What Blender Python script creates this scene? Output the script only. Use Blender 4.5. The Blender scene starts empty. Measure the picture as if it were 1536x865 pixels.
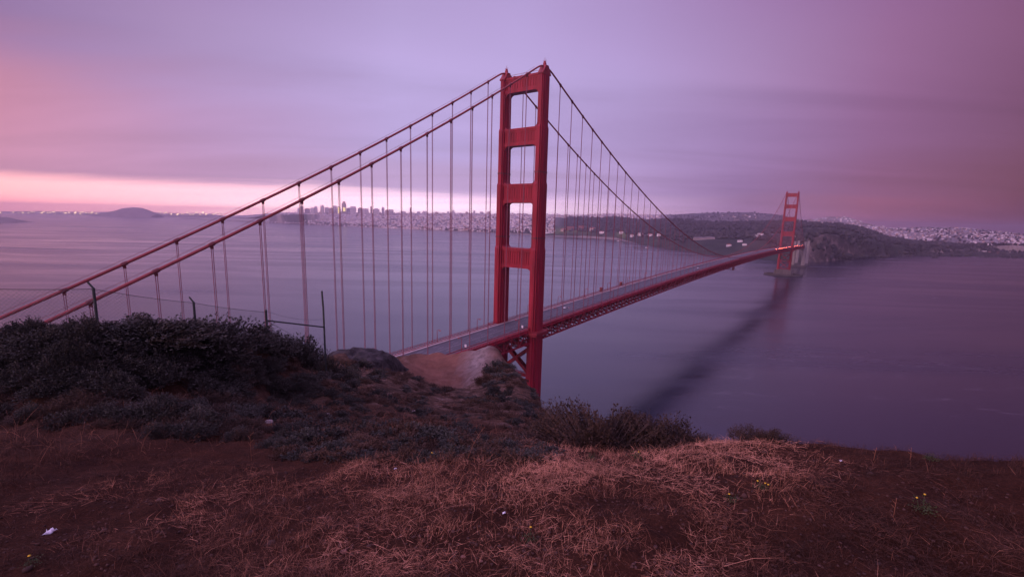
import bpy, math, random
import numpy as np
from mathutils import Matrix, Vector

C = bpy.context.scene
COL = C.collection
R = math.radians
RNG = np.random.default_rng(7)
random.seed(7)

# ------------------------------------------------------------------ camera
EYE = 137.926
F_PX, PX0, PY0, W_PX, H_PX = 717.735, 747.559, 448.457, 1536.0, 864.0
PITCH, ROLL, YAW = 0.167707, -0.022325, 0.649574
_fw = np.array([0, 1.0, 0]); _up = np.array([0, 0, 1.0]); _rt = np.array([1.0, 0, 0])
_cf = math.cos(PITCH) * _fw - math.sin(PITCH) * _up
_cu = math.cos(PITCH) * _up + math.sin(PITCH) * _fw
_R = math.cos(ROLL) * _rt - math.sin(ROLL) * _cu
_U = math.sin(ROLL) * _rt + math.cos(ROLL) * _cu
cam_d = bpy.data.cameras.new('camera')
cam = bpy.data.objects.new('camera', cam_d); COL.objects.link(cam)
cam.matrix_world = Matrix(((_R[0], _U[0], -_cf[0], 0), (_R[1], _U[1], -_cf[1], 0), (_R[2], _U[2], -_cf[2], EYE), (0, 0, 0, 1)))
cam_d.sensor_width = 36.0
cam_d.lens = 36.0 * F_PX / W_PX
cam_d.shift_x = (W_PX / 2 - PX0) / W_PX
cam_d.shift_y = (PY0 - H_PX / 2) / W_PX
cam_d.clip_start = 0.1; cam_d.clip_end = 80000
C.camera = cam

def ray(px, py):
    """direction of the photograph's pixel, scaled so that its forward (y) part is 1"""
    x = (px - PX0) / F_PX; y = (PY0 - py) / F_PX
    d = _cf + x * _R + y * _U
    return d / d[1]

def at(px, py, v):
    d = ray(px, py)
    return np.array([d[0] * v, v, EYE + d[2] * v])

def on_water(px, py):
    d = ray(px, py); v = -EYE / d[2]
    return np.array([d[0] * v, v, 0.0])

# ------------------------------------------------------------------ render settings
C.view_settings.view_transform = 'Standard'
C.view_settings.look = 'None'
C.view_settings.exposure = 0.0
C.view_settings.gamma = 1.0
C.view_settings.use_curve_mapping = False
C.render.engine = 'CYCLES'
C.cycles.use_denoising = True
try:
    C.cycles.denoiser = 'OPENIMAGEDENOISE'
except Exception:
    pass
C.cycles.max_bounces = 6; C.cycles.diffuse_bounces = 2; C.cycles.glossy_bounces = 2
C.cycles.transmission_bounces = 2; C.cycles.volume_bounces = 0; C.cycles.transparent_max_bounces = 6
C.cycles.use_adaptive_sampling = False

def lin(c):
    return tuple(((v / 255.0) / 12.92 if v <= 10 else (((v / 255.0) + 0.055) / 1.055) ** 2.4) for v in c)

# ------------------------------------------------------------------ world: dusk cloud layer over a faint Nishita sky
SUN_EL, SUN_AZ = 14.0, -136.0          # azimuth measured from the viewing direction, left is negative
world = bpy.data.worlds.new('World'); C.world = world; world.use_nodes = True
nt = world.node_tree; nt.nodes.clear(); L = nt.links
def nn(t, **k):
    n = nt.nodes.new(t)
    for a, b in k.items(): setattr(n, a, b)
    return n
def mth(op, a, b=None, clamp=False):
    n = nn('ShaderNodeMath', operation=op, use_clamp=clamp)
    for i, s in enumerate((a, b)):
        if s is None: continue
        if isinstance(s, (int, float)): n.inputs[i].default_value = s
        else: L.new(s, n.inputs[i])
    return n.outputs[0]
tc = nn('ShaderNodeTexCoord')
sep = nn('ShaderNodeSeparateXYZ'); L.new(tc.outputs['Generated'], sep.inputs[0])
az = mth('ADD', mth('DIVIDE', mth('ARCTAN2', sep.outputs[0], sep.outputs[1]), 2 * math.pi), 0.5)
hyp = mth('SQRT', mth('ADD', mth('MULTIPLY', sep.outputs[0], sep.outputs[0]), mth('MULTIPLY', sep.outputs[1], sep.outputs[1])))
el0 = mth('MULTIPLY', mth('ARCTAN2', sep.outputs[2], hyp), 180 / math.pi)
# streaky layers: noise stretched along the horizon, perspective of a flat cloud deck
cv = nn('ShaderNodeCombineXYZ')
den = mth('ADD', mth('MAXIMUM', sep.outputs[2], 0.0), 0.09)
L.new(mth('DIVIDE', sep.outputs[0], den), cv.inputs[0]); L.new(mth('DIVIDE', sep.outputs[1], den), cv.inputs[1])
cmap = nn('ShaderNodeMapping'); cmap.inputs['Rotation'].default_value = (0, 0, R(12)); cmap.inputs['Scale'].default_value = (0.22, 0.75, 1)
L.new(cv.outputs[0], cmap.inputs[0])
n1 = nn('ShaderNodeTexNoise'); n1.inputs['Scale'].default_value = 1.1; n1.inputs['Detail'].default_value = 5; n1.inputs['Roughness'].default_value = 0.5
n1.inputs['Distortion'].default_value = 0.6
L.new(cmap.outputs[0], n1.inputs['Vector'])
nz = mth('SUBTRACT', n1.outputs[0], 0.5)
wob = mth('MULTIPLY', nz, mth('MULTIPLY', mth('ADD', mth('MAXIMUM', el0, 0.0), 1.0), 0.75))
el = mth('ADD', el0, wob)
BANDS = [
    (0.0,  [(-180,(165,130,165)),(-90,(250,190,190)),(-46,(232,142,138)),(-32,(246,172,174)),(-12,(255,218,228)),(2,(250,215,232)),(14,(226,184,212)),(26,(176,134,172)),(37,(165,96,126)),(48,(104,48,72)),(90,(90,46,62)),(180,(165,130,165))]),
    (1.9,  [(-180,(165,130,165)),(-90,(250,185,190)),(-46,(250,178,176)),(-32,(250,190,200)),(-12,(246,206,226)),(2,(232,196,226)),(14,(200,166,208)),(26,(158,118,165)),(37,(158,92,126)),(48,(104,50,76)),(90,(88,46,62)),(180,(165,130,165))]),
    (3.5,  [(-180,(165,132,170)),(-90,(240,175,190)),(-46,(196,138,165)),(-32,(188,145,182)),(-12,(196,165,208)),(2,(190,160,206)),(14,(178,148,198)),(26,(148,112,162)),(37,(138,84,122)),(48,(112,58,82)),(90,(80,48,74)),(180,(165,132,170))]),
    (8.5,  [(-180,(165,132,175)),(-90,(235,170,190)),(-46,(206,140,166)),(-32,(188,148,190)),(-12,(184,164,214)),(2,(182,160,212)),(14,(176,150,202)),(26,(156,122,172)),(37,(140,92,136)),(48,(116,66,98)),(90,(85,52,80)),(180,(165,132,175))]),
    (15.0, [(-180,(165,135,185)),(-90,(138,104,146)),(-46,(150,118,164)),(-32,(174,146,192)),(-12,(190,170,222)),(2,(186,166,218)),(14,(178,154,206)),(26,(166,132,180)),(37,(150,102,146)),(48,(124,74,108)),(90,(90,58,86)),(180,(165,135,185))]),
    (24.0, [(-180,(160,135,190)),(-90,(108,80,122)),(-46,(116,84,134)),(-32,(154,122,172)),(-12,(178,156,206)),(2,(178,156,208)),(14,(170,142,194)),(26,(156,118,168)),(37,(140,94,140)),(48,(118,70,106)),(90,(90,60,92)),(180,(160,135,190))]),
    (36.0, [(-180,(150,132,200)),(-90,(160,140,205)),(-46,(160,140,205)),(0,(152,144,226)),(22,(140,128,205)),(34,(96,76,120)),(48,(50,34,52)),(90,(46,32,50)),(180,(150,132,200))]),
    (58.0, [(-180,(184,152,206)),(-90,(194,162,210)),(-46,(194,162,210)),(0,(194,162,210)),(40,(86,64,90)),(90,(68,50,72)),(180,(184,152,206))]),
]
SKY_GAIN = 1.0
GAINS = {0.0: 3.0, 1.9: 1.7, 3.5: 1.05, 36.0: 2.3, 58.0: 2.9}
def band_ramp(stops, gain=1.0, flat=False):
    rp = nn('ShaderNodeValToRGB'); L.new(az, rp.inputs[0])
    cr = rp.color_ramp; cr.interpolation = 'EASE' if False else 'LINEAR'
    st = [((a / 360.0 + 0.5), tuple(k * (1 + (gain - 1) * min(1, max(0, (24 - a) / 34.0)) * (1 if a > -150 else 0)) * (2.0 if abs(a) > 150 else 1.0) for k in lin(c)) if not flat else tuple(k * gain for k in lin(c))) for a, c in stops]
    cr.elements[0].position = st[0][0]; cr.elements[0].color = (*st[0][1], 1)
    cr.elements[1].position = st[-1][0]; cr.elements[1].color = (*st[-1][1], 1)
    for p, c in st[1:-1]:
        e = cr.elements.new(p); e.color = (*c, 1)
    return rp.outputs[0]
prev = None
for i, (e, stops) in enumerate(BANDS):
    c = band_ramp(stops, GAINS.get(e, 1.0), e > 30)
    if prev is None: prev = c; pe = e; continue
    mr = nn('ShaderNodeMapRange', interpolation_type='SMOOTHSTEP'); mr.clamp = True
    L.new(el, mr.inputs[0]); mr.inputs[1].default_value = pe; mr.inputs[2].default_value = e
    mx = nn('ShaderNodeMix', data_type='RGBA'); L.new(mr.outputs[0], mx.inputs[0]); L.new(prev, mx.inputs[6]); L.new(c, mx.inputs[7])
    prev = mx.outputs[2]; pe = e
# soft light and dark patches in the cloud layer
pm = mth('ADD', mth('MULTIPLY', nz, 0.6), 1.0)
vm = nn('ShaderNodeVectorMath', operation='SCALE'); L.new(prev, vm.inputs[0]); L.new(pm, vm.inputs['Scale'])
bg1 = nn('ShaderNodeBackground'); L.new(vm.outputs[0], bg1.inputs[0]); bg1.inputs[1].default_value = SKY_GAIN
sky = nn('ShaderNodeTexSky', sky_type='NISHITA'); sky.sun_disc = False
sky.sun_elevation = R(SUN_EL); sky.sun_rotation = R(SUN_AZ)
bg2 = nn('ShaderNodeBackground'); L.new(sky.outputs[0], bg2.inputs[0]); bg2.inputs[1].default_value = 0.004
add = nn('ShaderNodeAddShader'); L.new(bg1.outputs[0], add.inputs[0]); L.new(bg2.outputs[0], add.inputs[1])
wo = nn('ShaderNodeOutputWorld'); L.new(add.outputs[0], wo.inputs[0])

sun_d = bpy.data.lights.new('sun', 'SUN'); sun_d.energy = 1.5; sun_d.angle = R(20); sun_d.color = (1.0, 0.58, 0.52)
sun = bpy.data.objects.new('sun', sun_d); COL.objects.link(sun)
_sd = Vector((math.sin(R(SUN_AZ)) * math.cos(R(SUN_EL)), math.cos(R(SUN_AZ)) * math.cos(R(SUN_EL)), math.sin(R(SUN_EL))))
sun.rotation_euler = _sd.to_track_quat('Z', 'Y').to_euler()
sun.location = (-50, -30, 300)

# ------------------------------------------------------------------ helpers: tags, meshes
def tag(o, label=None, cat=None, group=None, kind=None):
    if label: o['label'] = label
    if cat: o['category'] = cat
    if group: o['group'] = group
    if kind: o['kind'] = kind
    return o

def empty(name, loc=(0, 0, 0), rz=0.0, parent=None):
    o = bpy.data.objects.new(name, None); COL.objects.link(o)
    o.location = loc; o.rotation_euler = (0, 0, rz); o.empty_display_size = 0.5
    if parent: o.parent = parent
    return o

def link(name, me, parent=None, loc=None, rz=None):
    o = bpy.data.objects.new(name, me); COL.objects.link(o)
    if parent: o.parent = parent
    if loc is not None: o.location = loc
    if rz is not None: o.rotation_euler = (0, 0, rz)
    return o

def mesh_np(name, verts, faces, mats, midx=None, smooth=False):
    """faces: list of integer arrays (n,k)"""
    me = bpy.data.meshes.new(name)
    verts = np.ascontiguousarray(verts, dtype=np.float32)
    me.vertices.add(len(verts)); me.vertices.foreach_set('co', verts.ravel())
    faces = [np.asarray(f, dtype=np.int32) for f in faces if len(f)]
    lv = np.concatenate([f.ravel() for f in faces])
    tot = np.concatenate([np.full(len(f), f.shape[1], np.int32) for f in faces])
    st = np.concatenate([[0], np.cumsum(tot)[:-1]]).astype(np.int32)
    me.loops.add(len(lv)); me.loops.foreach_set('vertex_index', lv)
    me.polygons.add(len(tot)); me.polygons.foreach_set('loop_start', st)
    try: me.polygons.foreach_set('loop_total', tot)
    except Exception: pass
    for m in (mats if isinstance(mats, (list, tuple)) else [mats]): me.materials.append(m)
    if midx is not None: me.polygons.foreach_set('material_index', np.asarray(midx, dtype=np.int32))
    if smooth: me.polygons.foreach_set('use_smooth', np.ones(len(tot), dtype=bool))
    me.update(calc_edges=True); me.validate()
    return me

class MB:
    def __init__(s): s.v = []; s.f = []; s.m = []
    def add(s, vs, fs, mi=0):
        b = len(s.v); s.v.extend([tuple(map(float, p)) for p in vs]); s.f.extend([tuple(i + b for i in f) for f in fs]); s.m.extend([mi] * len(fs))
    def box(s, c, d, rz=0.0, mi=0):
        cx, cy, cz = c; hx, hy, hz = d[0] / 2, d[1] / 2, d[2] / 2; ca, sa = math.cos(rz), math.sin(rz)
        vs = []
        for z in (-hz, hz):
            for x, y in ((-hx, -hy), (hx, -hy), (hx, hy), (-hx, hy)):
                vs.append((cx + x * ca - y * sa, cy + x * sa + y * ca, cz + z))
        s.add(vs, [(3, 2, 1, 0), (4, 5, 6, 7), (0, 1, 5, 4), (1, 2, 6, 5), (2, 3, 7, 6), (3, 0, 4, 7)], mi)
    def bar(s, p0, p1, w, h=None, mi=0, up=(0, 0, 1)):
        """square bar between two points"""
        h = h or w; a = Vector(p0); b = Vector(p1); d = (b - a)
        if d.length < 1e-6: return
        d.normalize(); u = Vector(up)
        if abs(d.dot(u)) > 0.98: u = Vector((1, 0, 0))
        x = d.cross(u).normalized() * (w / 2); y = x.cross(d).normalized() * (h / 2)
        vs = [a - x - y, a + x - y, a + x + y, a - x + y, b - x - y, b + x - y, b + x + y, b - x + y]
        s.add(vs, [(3, 2, 1, 0), (4, 5, 6, 7), (0, 1, 5, 4), (1, 2, 6, 5), (2, 3, 7, 6), (3, 0, 4, 7)], mi)
    def tube(s, pts, r, n=6, mi=0, taper=None):
        pts = [Vector(p) for p in pts]; rings = []
        vs = []
        for i, p in enumerate(pts):
            d = (pts[min(i + 1, len(pts) - 1)] - pts[max(i - 1, 0)]).normalized()
            u = Vector((0, 0, 1)) if abs(d.z) < 0.95 else Vector((1, 0, 0))
            x = d.cross(u).normalized(); y = x.cross(d)
            rr = r if taper is None else r * taper[i]
            for k in range(n):
                a = 2 * math.pi * k / n
                vs.append(p + x * math.cos(a) * rr + y * math.sin(a) * rr)
        fs = []
        for i in range(len(pts) - 1):
            for k in range(n):
                fs.append((i * n + k, i * n + (k + 1) % n, (i + 1) * n + (k + 1) % n, (i + 1) * n + k))
        fs.append(tuple(range(n - 1, -1, -1))); fs.append(tuple((len(pts) - 1) * n + k for k in range(n)))
        s.add(vs, fs, mi)
    def prism(s, poly, z0, z1, mi=0, scale_top=1.0, c=(0, 0)):
        n = len(poly)
        vs = [(x, y, z0) for x, y in poly] + [(c[0] + (x - c[0]) * scale_top, c[1] + (y - c[1]) * scale_top, z1) for x, y in poly]
        fs = [tuple(range(n - 1, -1, -1)), tuple(range(n, 2 * n))] + [(i, (i + 1) % n, n + (i + 1) % n, n + i) for i in range(n)]
        s.add(vs, fs, mi)
    def extrude_x(s, poly_yz, x0, x1, mi=0):
        n = len(poly_yz)
        vs = [(x0, y, z) for y, z in poly_yz] + [(x1, y, z) for y, z in poly_yz]
        fs = [tuple(range(n)), tuple(range(2 * n - 1, n - 1, -1))] + [(i, n + i, n + (i + 1) % n, (i + 1) % n) for i in range(n)]
        s.add(vs, fs, mi)
    def extrude_y(s, poly_xz, y0, y1, mi=0):
        n = len(poly_xz)
        vs = [(x, y0, z) for x, z in poly_xz] + [(x, y1, z) for x, z in poly_xz]
        fs = [tuple(range(n)), tuple(range(2 * n - 1, n - 1, -1))] + [(i, n + i, n + (i + 1) % n, (i + 1) % n) for i in range(n)]
        s.add(vs, fs, mi)
    def lathe(s, prof, c=(0, 0, 0), n=10, mi=0):
        vs = []
        for r, z in prof:
            for k in range(n):
                a = 2 * math.pi * k / n; vs.append((c[0] + r * math.cos(a), c[1] + r * math.sin(a), c[2] + z))
        fs = []
        for i in range(len(prof) - 1):
            for k in range(n): fs.append((i * n + k, i * n + (k + 1) % n, (i + 1) * n + (k + 1) % n, (i + 1) * n + k))
        fs.append(tuple(range(n - 1, -1, -1))); fs.append(tuple((len(prof) - 1) * n + k for k in range(n)))
        s.add(vs, fs, mi)
    def mesh(s, name, mats, fix=True):
        me = bpy.data.meshes.new(name)
        me.from_pydata(s.v, [], s.f)
        for m in (mats if isinstance(mats, (list, tuple)) else [mats]): me.materials.append(m)
        me.polygons.foreach_set('material_index', np.array(s.m, dtype=np.int32))
        if fix:
            import bmesh
            bm = bmesh.new(); bm.from_mesh(me); bmesh.ops.recalc_face_normals(bm, faces=bm.faces); bm.to_mesh(me); bm.free()
        me.update()
        return me
    def build(s, name, mats, parent=None, loc=None, rz=None):
        return link(name, s.mesh(name, mats), parent, loc, rz)

# numpy value noise
_perm = np.random.default_rng(3).random((256, 256))
def vnoise(x, y):
    xi = np.floor(x).astype(int); yi = np.floor(y).astype(int); fx = x - xi; fy = y - yi
    fx = fx * fx * (3 - 2 * fx); fy = fy * fy * (3 - 2 * fy)
    g = lambda a, b: _perm[a & 255, b & 255]
    return (g(xi, yi) * (1 - fx) + g(xi + 1, yi) * fx) * (1 - fy) + (g(xi, yi + 1) * (1 - fx) + g(xi + 1, yi + 1) * fx) * fy
def fbm(x, y, o=4):
    s = 0; a = 0.5
    for i in range(o):
        s = s + a * (vnoise(x + 17.3 * i, y - 9.1 * i) - 0.5); x = x * 2.03; y = y * 2.03; a *= 0.5
    return s * 2

# ------------------------------------------------------------------ materials
def mat(name, base, rough=0.7, var=0.25, scale=1.0, bump=0.0, bscale=8.0, metal=0.0, second=None, detail=4, stretch=None, spec=0.3):
    m = bpy.data.materials.new(name); m.use_nodes = True; t = m.node_tree; t.nodes.clear()
    o = t.nodes.new('ShaderNodeOutputMaterial'); p = t.nodes.new('ShaderNodeBsdfPrincipled'); t.links.new(p.outputs[0], o.inputs[0])
    p.inputs['Roughness'].default_value = rough; p.inputs['Metallic'].default_value = metal
    p.inputs['Specular IOR Level'].default_value = spec
    tcn = t.nodes.new('ShaderNodeTexCoord'); src = tcn.outputs['Object']
    if stretch:
        mp = t.nodes.new('ShaderNodeMapping'); mp.inputs['Scale'].default_value = stretch; t.links.new(src, mp.inputs[0]); src = mp.outputs[0]
    n = t.nodes.new('ShaderNodeTexNoise'); n.inputs['Scale'].default_value = scale; n.inputs['Detail'].default_value = detail
    t.links.new(src, n.inputs['Vector'])
    mr = t.nodes.new('ShaderNodeMapRange'); mr.inputs[1].default_value = 0.3; mr.inputs[2].default_value = 0.7
    t.links.new(n.outputs[0], mr.inputs[0])
    mx = t.nodes.new('ShaderNodeMix'); mx.data_type = 'RGBA'; t.links.new(mr.outputs[0], mx.inputs[0])
    a = tuple(c * (1 - var) for c in base); b = second if second else tuple(min(1, c * (1 + var)) for c in base)
    mx.inputs[6].default_value = (*a, 1); mx.inputs[7].default_value = (*b, 1)
    t.links.new(mx.outputs[2], p.inputs['Base Color'])
    if bump:
        nb = t.nodes.new('ShaderNodeTexNoise'); nb.inputs['Scale'].default_value = bscale; nb.inputs['Detail'].default_value = 5
        t.links.new(src, nb.inputs['Vector'])
        bp = t.nodes.new('ShaderNodeBump'); bp.inputs['Strength'].default_value = 1.0; bp.inputs['Distance'].default_value = bump
        t.links.new(nb.outputs[0], bp.inputs['Height']); t.links.new(bp.outputs[0], p.inputs['Normal'])
    return m

def emit(name, col, strength):
    m = bpy.data.materials.new(name); m.use_nodes = True; t = m.node_tree; t.nodes.clear()
    o = t.nodes.new('ShaderNodeOutputMaterial'); e = t.nodes.new('ShaderNodeEmission'); t.links.new(e.outputs[0], o.inputs[0])
    e.inputs[0].default_value = (*col, 1); e.inputs[1].default_value = strength
    return m

M = {}
M['red'] = mat('bridge_orange_paint', (0.25, 0.012, 0.028), 0.5, 0.36, 0.5, 0.0, stretch=(1, 1, 0.10), detail=7)
M['red_dark'] = mat('bridge_shaded_steel_paint', (0.24, 0.026, 0.036), 0.6, 0.2, 0.2)
M['cable'] = mat('cable_paint', (0.26, 0.045, 0.048), 0.55, 0.2, 0.4)
M['band'] = mat('cable_band_paint', (0.16, 0.035, 0.04), 0.55, 0.2, 0.6)
M['rope'] = mat('rope_paint', (0.26, 0.085, 0.11), 0.6, 0.2, 0.5)
M['asphalt'] = mat('asphalt', (0.085, 0.08, 0.095), 0.8, 0.2, 0.1, stretch=(1, 0.05, 1))
M['walk'] = mat('sidewalk_concrete', (0.42, 0.34, 0.33), 0.85, 0.15, 0.3)
M['white_paint'] = mat('white_paint', (0.7, 0.7, 0.7), 0.6, 0.1, 1.0)
M['worn_paint'] = mat('worn_lane_paint', (0.30, 0.29, 0.30), 0.7, 0.2, 1.0)
M['window_pale'] = mat('pale_window_bands', (0.30, 0.27, 0.31), 0.5, 0.1, 0.05)
M['wall_dim'] = mat('dim_painted_wall', (0.24, 0.20, 0.21), 0.8, 0.2, 0.05)
M['concrete'] = mat('weathered_concrete', (0.26, 0.23, 0.22), 0.85, 0.25, 0.12, stretch=(1, 1, 0.3))
M['pier_concrete'] = mat('stained_pier_concrete', (0.13, 0.11, 0.105), 0.85, 0.35, 0.15, stretch=(1, 1, 0.2))
M['concrete_dark'] = mat('wet_concrete', (0.08, 0.07, 0.07), 0.8, 0.3, 0.1)
M['glass'] = mat('dark_glass', (0.03, 0.03, 0.04), 0.1, 0.1, 1.0, spec=0.5)
M['tyre'] = mat('tyre_rubber', (0.02, 0.02, 0.02), 0.9, 0.1)
M['galv'] = mat('weathered_galvanised_steel', (0.10, 0.11, 0.11), 0.55, 0.3, 6.0, metal=0.4)
M['post'] = mat('dark_fence_post_steel', (0.045, 0.055, 0.05), 0.6, 0.3, 6.0)
M['tail'] = emit('tail_light_glow', (1.0, 0.13, 0.06), 90.0)
M['lamp'] = mat('lamp_head', (0.30, 0.05, 0.05), 0.5, 0.2, 1)
M['wall_white'] = mat('painted_wall_white', (0.80, 0.74, 0.73), 0.8, 0.1, 0.05)
M['wall_grey'] = mat('painted_wall_grey', (0.64, 0.59, 0.61), 0.8, 0.15, 0.05)
M['wall_tan'] = mat('painted_wall_tan', (0.60, 0.46, 0.40), 0.8, 0.15, 0.05)
M['wall_brick'] = mat('wall_brick', (0.26, 0.11, 0.085), 0.85, 0.15, 0.05)
M['roof_grey'] = mat('roof_grey', (0.14, 0.12, 0.13), 0.85, 0.2, 0.05)
M['roof_red'] = mat('roof_red_tile', (0.24, 0.07, 0.05), 0.85, 0.2, 0.05)
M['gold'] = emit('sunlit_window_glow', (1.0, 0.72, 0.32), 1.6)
M['city_lamp'] = emit('far_city_lights', (1.0, 0.62, 0.35), 7.0)

# ------------------------------------------------------------------ near headland (heights relative to the eye)
_cp = []
def P(px, py, v): d = ray(px, py); _cp.append((d[0] * v, v, d[2] * v))
def Q(u, v, z): _cp.append((u, v, z))
S0 = 0.22
for u in (-3.2, -1.5, 0, 1.5, 3.2): Q(u, 2.8, -1.7 - S0 * 2.8)
for u in (-2, 0, 2): Q(u, 0, -1.7)
for u in (-5, 0, 5): Q(u, -5, -1.5)
for u in (-25, 0, 25): Q(u, -35, -4 if abs(u) else -1)
P(1100, 692, 7.2); P(980, 692, 7.4); P(1200, 698, 6.8)
P(760, 672, 5.9); P(900, 670, 6.1); P(1060, 666, 6.0); P(1130, 668, 5.9); P(1200, 673, 5.7); P(1330, 680, 5.4); P(1536, 693, 4.9)
Q(6.6, 3.2, -3.1); Q(7.6, 1.0, -2.6)
Q(2.6, 8.5, -5.2); Q(4.6, 8.0, -5.4); Q(6.2, 8.0, -6.2); Q(9.5, 5.0, -6.0); Q(10, 1.5, -5)
Q(5, 14, -12); Q(9, 13, -13.5); Q(16, 10, -15); Q(18, 0, -14); Q(10, 24, -25); Q(22, 25, -30)
P(0, 640, 7.4); P(200, 650, 7.2); P(400, 655, 7.6); P(560, 662, 7.0)
P(0, 493, 9.8); P(110, 492, 10.2); P(220, 505, 10.8); P(330, 512, 11.8); P(400, 520, 13.6); P(450, 545, 15.2); P(500, 570, 18)
P(0, 560, 8.8); P(200, 570, 9.2); P(320, 585, 10.2); P(420, 600, 12.2)
Q(-14, 13, -5.2); Q(-11, 16, -6.5); Q(-9, 20, -9.5); Q(-18, 8, -4.5); Q(-30, 20, -16); Q(-18, 28, -20); Q(-30, -5, -6)
Q(-35, 45, -40); Q(-60, 60, -70); Q(-60, 20, -45)
P(560, 640, 9.5); P(650, 648, 9); P(650, 624, 17); P(650, 604, 29); P(650, 588, 42); P(560, 600, 24); P(520, 562, 33); P(570, 557, 41); P(540, 551, 43); P(500, 555, 41); P(580, 556, 46); P(560, 566, 37); P(605, 562, 46); P(620, 575, 41)
P(740, 660, 8.5); P(740, 622, 22); P(740, 600, 38)
P(500, 540, 44); P(590, 548, 52); P(480, 545, 48); P(540, 540, 60)
P(610, 530, 71); P(650, 529, 69); P(700, 529, 67); P(735, 527, 66)
P(690, 578, 53); P(640, 560, 58); P(610, 548, 61); P(700, 550, 60)
P(748, 531, 64); P(768, 546, 58); P(788, 566, 51); P(803, 586, 44); P(818, 610, 34); P(830, 628, 24); P(845, 645, 14)
Q(6, 64, -33); Q(8, 54, -33); Q(9, 44, -31); Q(10, 34, -28); Q(16, 50, -48); Q(20, 70, -70)
Q(-8, 84, -29); Q(-2, 82, -34); Q(-18, 84, -32); Q(-24, 60, -27); Q(-28, 75, -40); Q(-8, 110, -60); Q(-30, 110, -75); Q(5, 95, -62)
Q(-100, 100, -142); Q(0, 165, -142); Q(30, 150, -150); Q(-50, 150, -142); Q(60, 60, -142); Q(110, 0, -150); Q(-110, 0, -100); Q(60, -60, -40); Q(-60, -60, -30)
Q(0, 260, -175); Q(200, 150, -190); Q(-200, 150, -190); Q(200, -100, -150); Q(-200, -100, -120)
_cp = np.array(_cp)
def _q(u, v):
    r = np.sqrt(u * u + v * v); k = 1.7 / (r + 3)
    return np.stack([u * k, v * k, 0.75 * np.log(r + 3)], -1)
_cq = _q(_cp[:, 0], _cp[:, 1]); _ct = _cp[:, 2] / (np.hypot(_cp[:, 0], _cp[:, 1]) + 3)
_n = len(_cq); _D = np.linalg.norm(_cq[:, None] - _cq[None], axis=-1)
_A = np.zeros((_n + 4, _n + 4)); _A[:_n, :_n] = _D - 0.004 * np.eye(_n) * -1; _A[:_n, _n] = 1; _A[:_n, _n + 1:] = _cq; _A[_n:, :_n] = _A[:_n, _n:].T
_w = np.linalg.solve(_A, np.concatenate([_ct, np.zeros(4)]))
def H0(u, v):
    u = np.asarray(u, float); v = np.asarray(v, float); sh = u.shape; u = u.ravel(); v = v.ravel()
    out = np.empty(len(u))
    for i in range(0, len(u), 20000):
        q = _q(u[i:i + 20000], v[i:i + 20000]); d = np.linalg.norm(q[:, None] - _cq[None], axis=-1)
        out[i:i + 20000] = d @ _w[:_n] + _w[_n] + q @ _w[_n + 1:]
    return (out * (np.hypot(u, v) + 3)).reshape(sh)
def H(u, v):
    u = np.asarray(u, float); v = np.asarray(v, float); r = np.hypot(u, v)
    z = H0(u, v)
    z = z + 0.09 * fbm(u * 2.0, v * 2.0, 3) + np.clip(r / 30, 0, 1) * 0.45 * fbm(u * 0.5 + 7, v * 0.5, 3) + np.clip((r - 12) / 50, 0, 1) * 1.4 * fbm(u * 0.11 + 3, v * 0.11 + 5, 6)
    z = z + 0.035 * fbm(u * 9, v * 9, 2) * np.exp(-r / 12)
    return EYE + z
def knoll_mask(u, v):
    # the bare trodden saddle of the knoll and the paler strip along its cliff side
    m = np.exp(-(((u + 6.5) / 6.2) ** 2 + ((v - 62) / 9.0) ** 2) ** 2)
    m2 = np.exp(-(((u + 15.5) / 3.0) ** 2 + ((v - 50) / 4.0) ** 2) ** 2) * 0.9
    return np.clip(np.maximum(m, m2) + 0.5 * fbm(u * 0.35, v * 0.35, 3) * (np.maximum(m, m2) > 0.03), 0, 1)
def pale_mask(u, v):
    m = np.exp(-((u + 2.4 + (v - 60) * 0.0) / 1.7) ** 2 - ((v - 60) / 10) ** 2)
    return np.clip(m * 1.1 + 0.4 * fbm(u * 0.5, v * 0.5, 3) * (m > 0.05), 0, 1)

th = np.concatenate([np.linspace(-62, 62, 560), np.linspace(66, 294, 64)]) * math.pi / 180
rr = np.concatenate([[0.02, 0.2], np.exp(np.linspace(math.log(0.5), math.log(95), 260)), np.exp(np.linspace(math.log(100), math.log(300), 26))])
TH, RR = np.meshgrid(th, rr)
uu = np.sin(TH) * RR; vv = np.cos(TH) * RR
zz = H(uu, vv); zz = np.maximum(zz, -6)
nr, nc = uu.shape
gv = np.stack([uu.ravel(), vv.ravel(), zz.ravel()], -1)
ii, jj = np.meshgrid(np.arange(nr - 1), np.arange(nc), indexing='ij')
a = (ii * nc + jj).ravel(); b = (ii * nc + (jj + 1) % nc).ravel(); c_ = ((ii + 1) * nc + (jj + 1) % nc).ravel(); d_ = ((ii + 1) * nc + jj).ravel()
keep = (gv[[a, b, c_, d_], 2].max(0) > -5.9)
quads = np.stack([a, b, c_, d_], -1)[keep]

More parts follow.
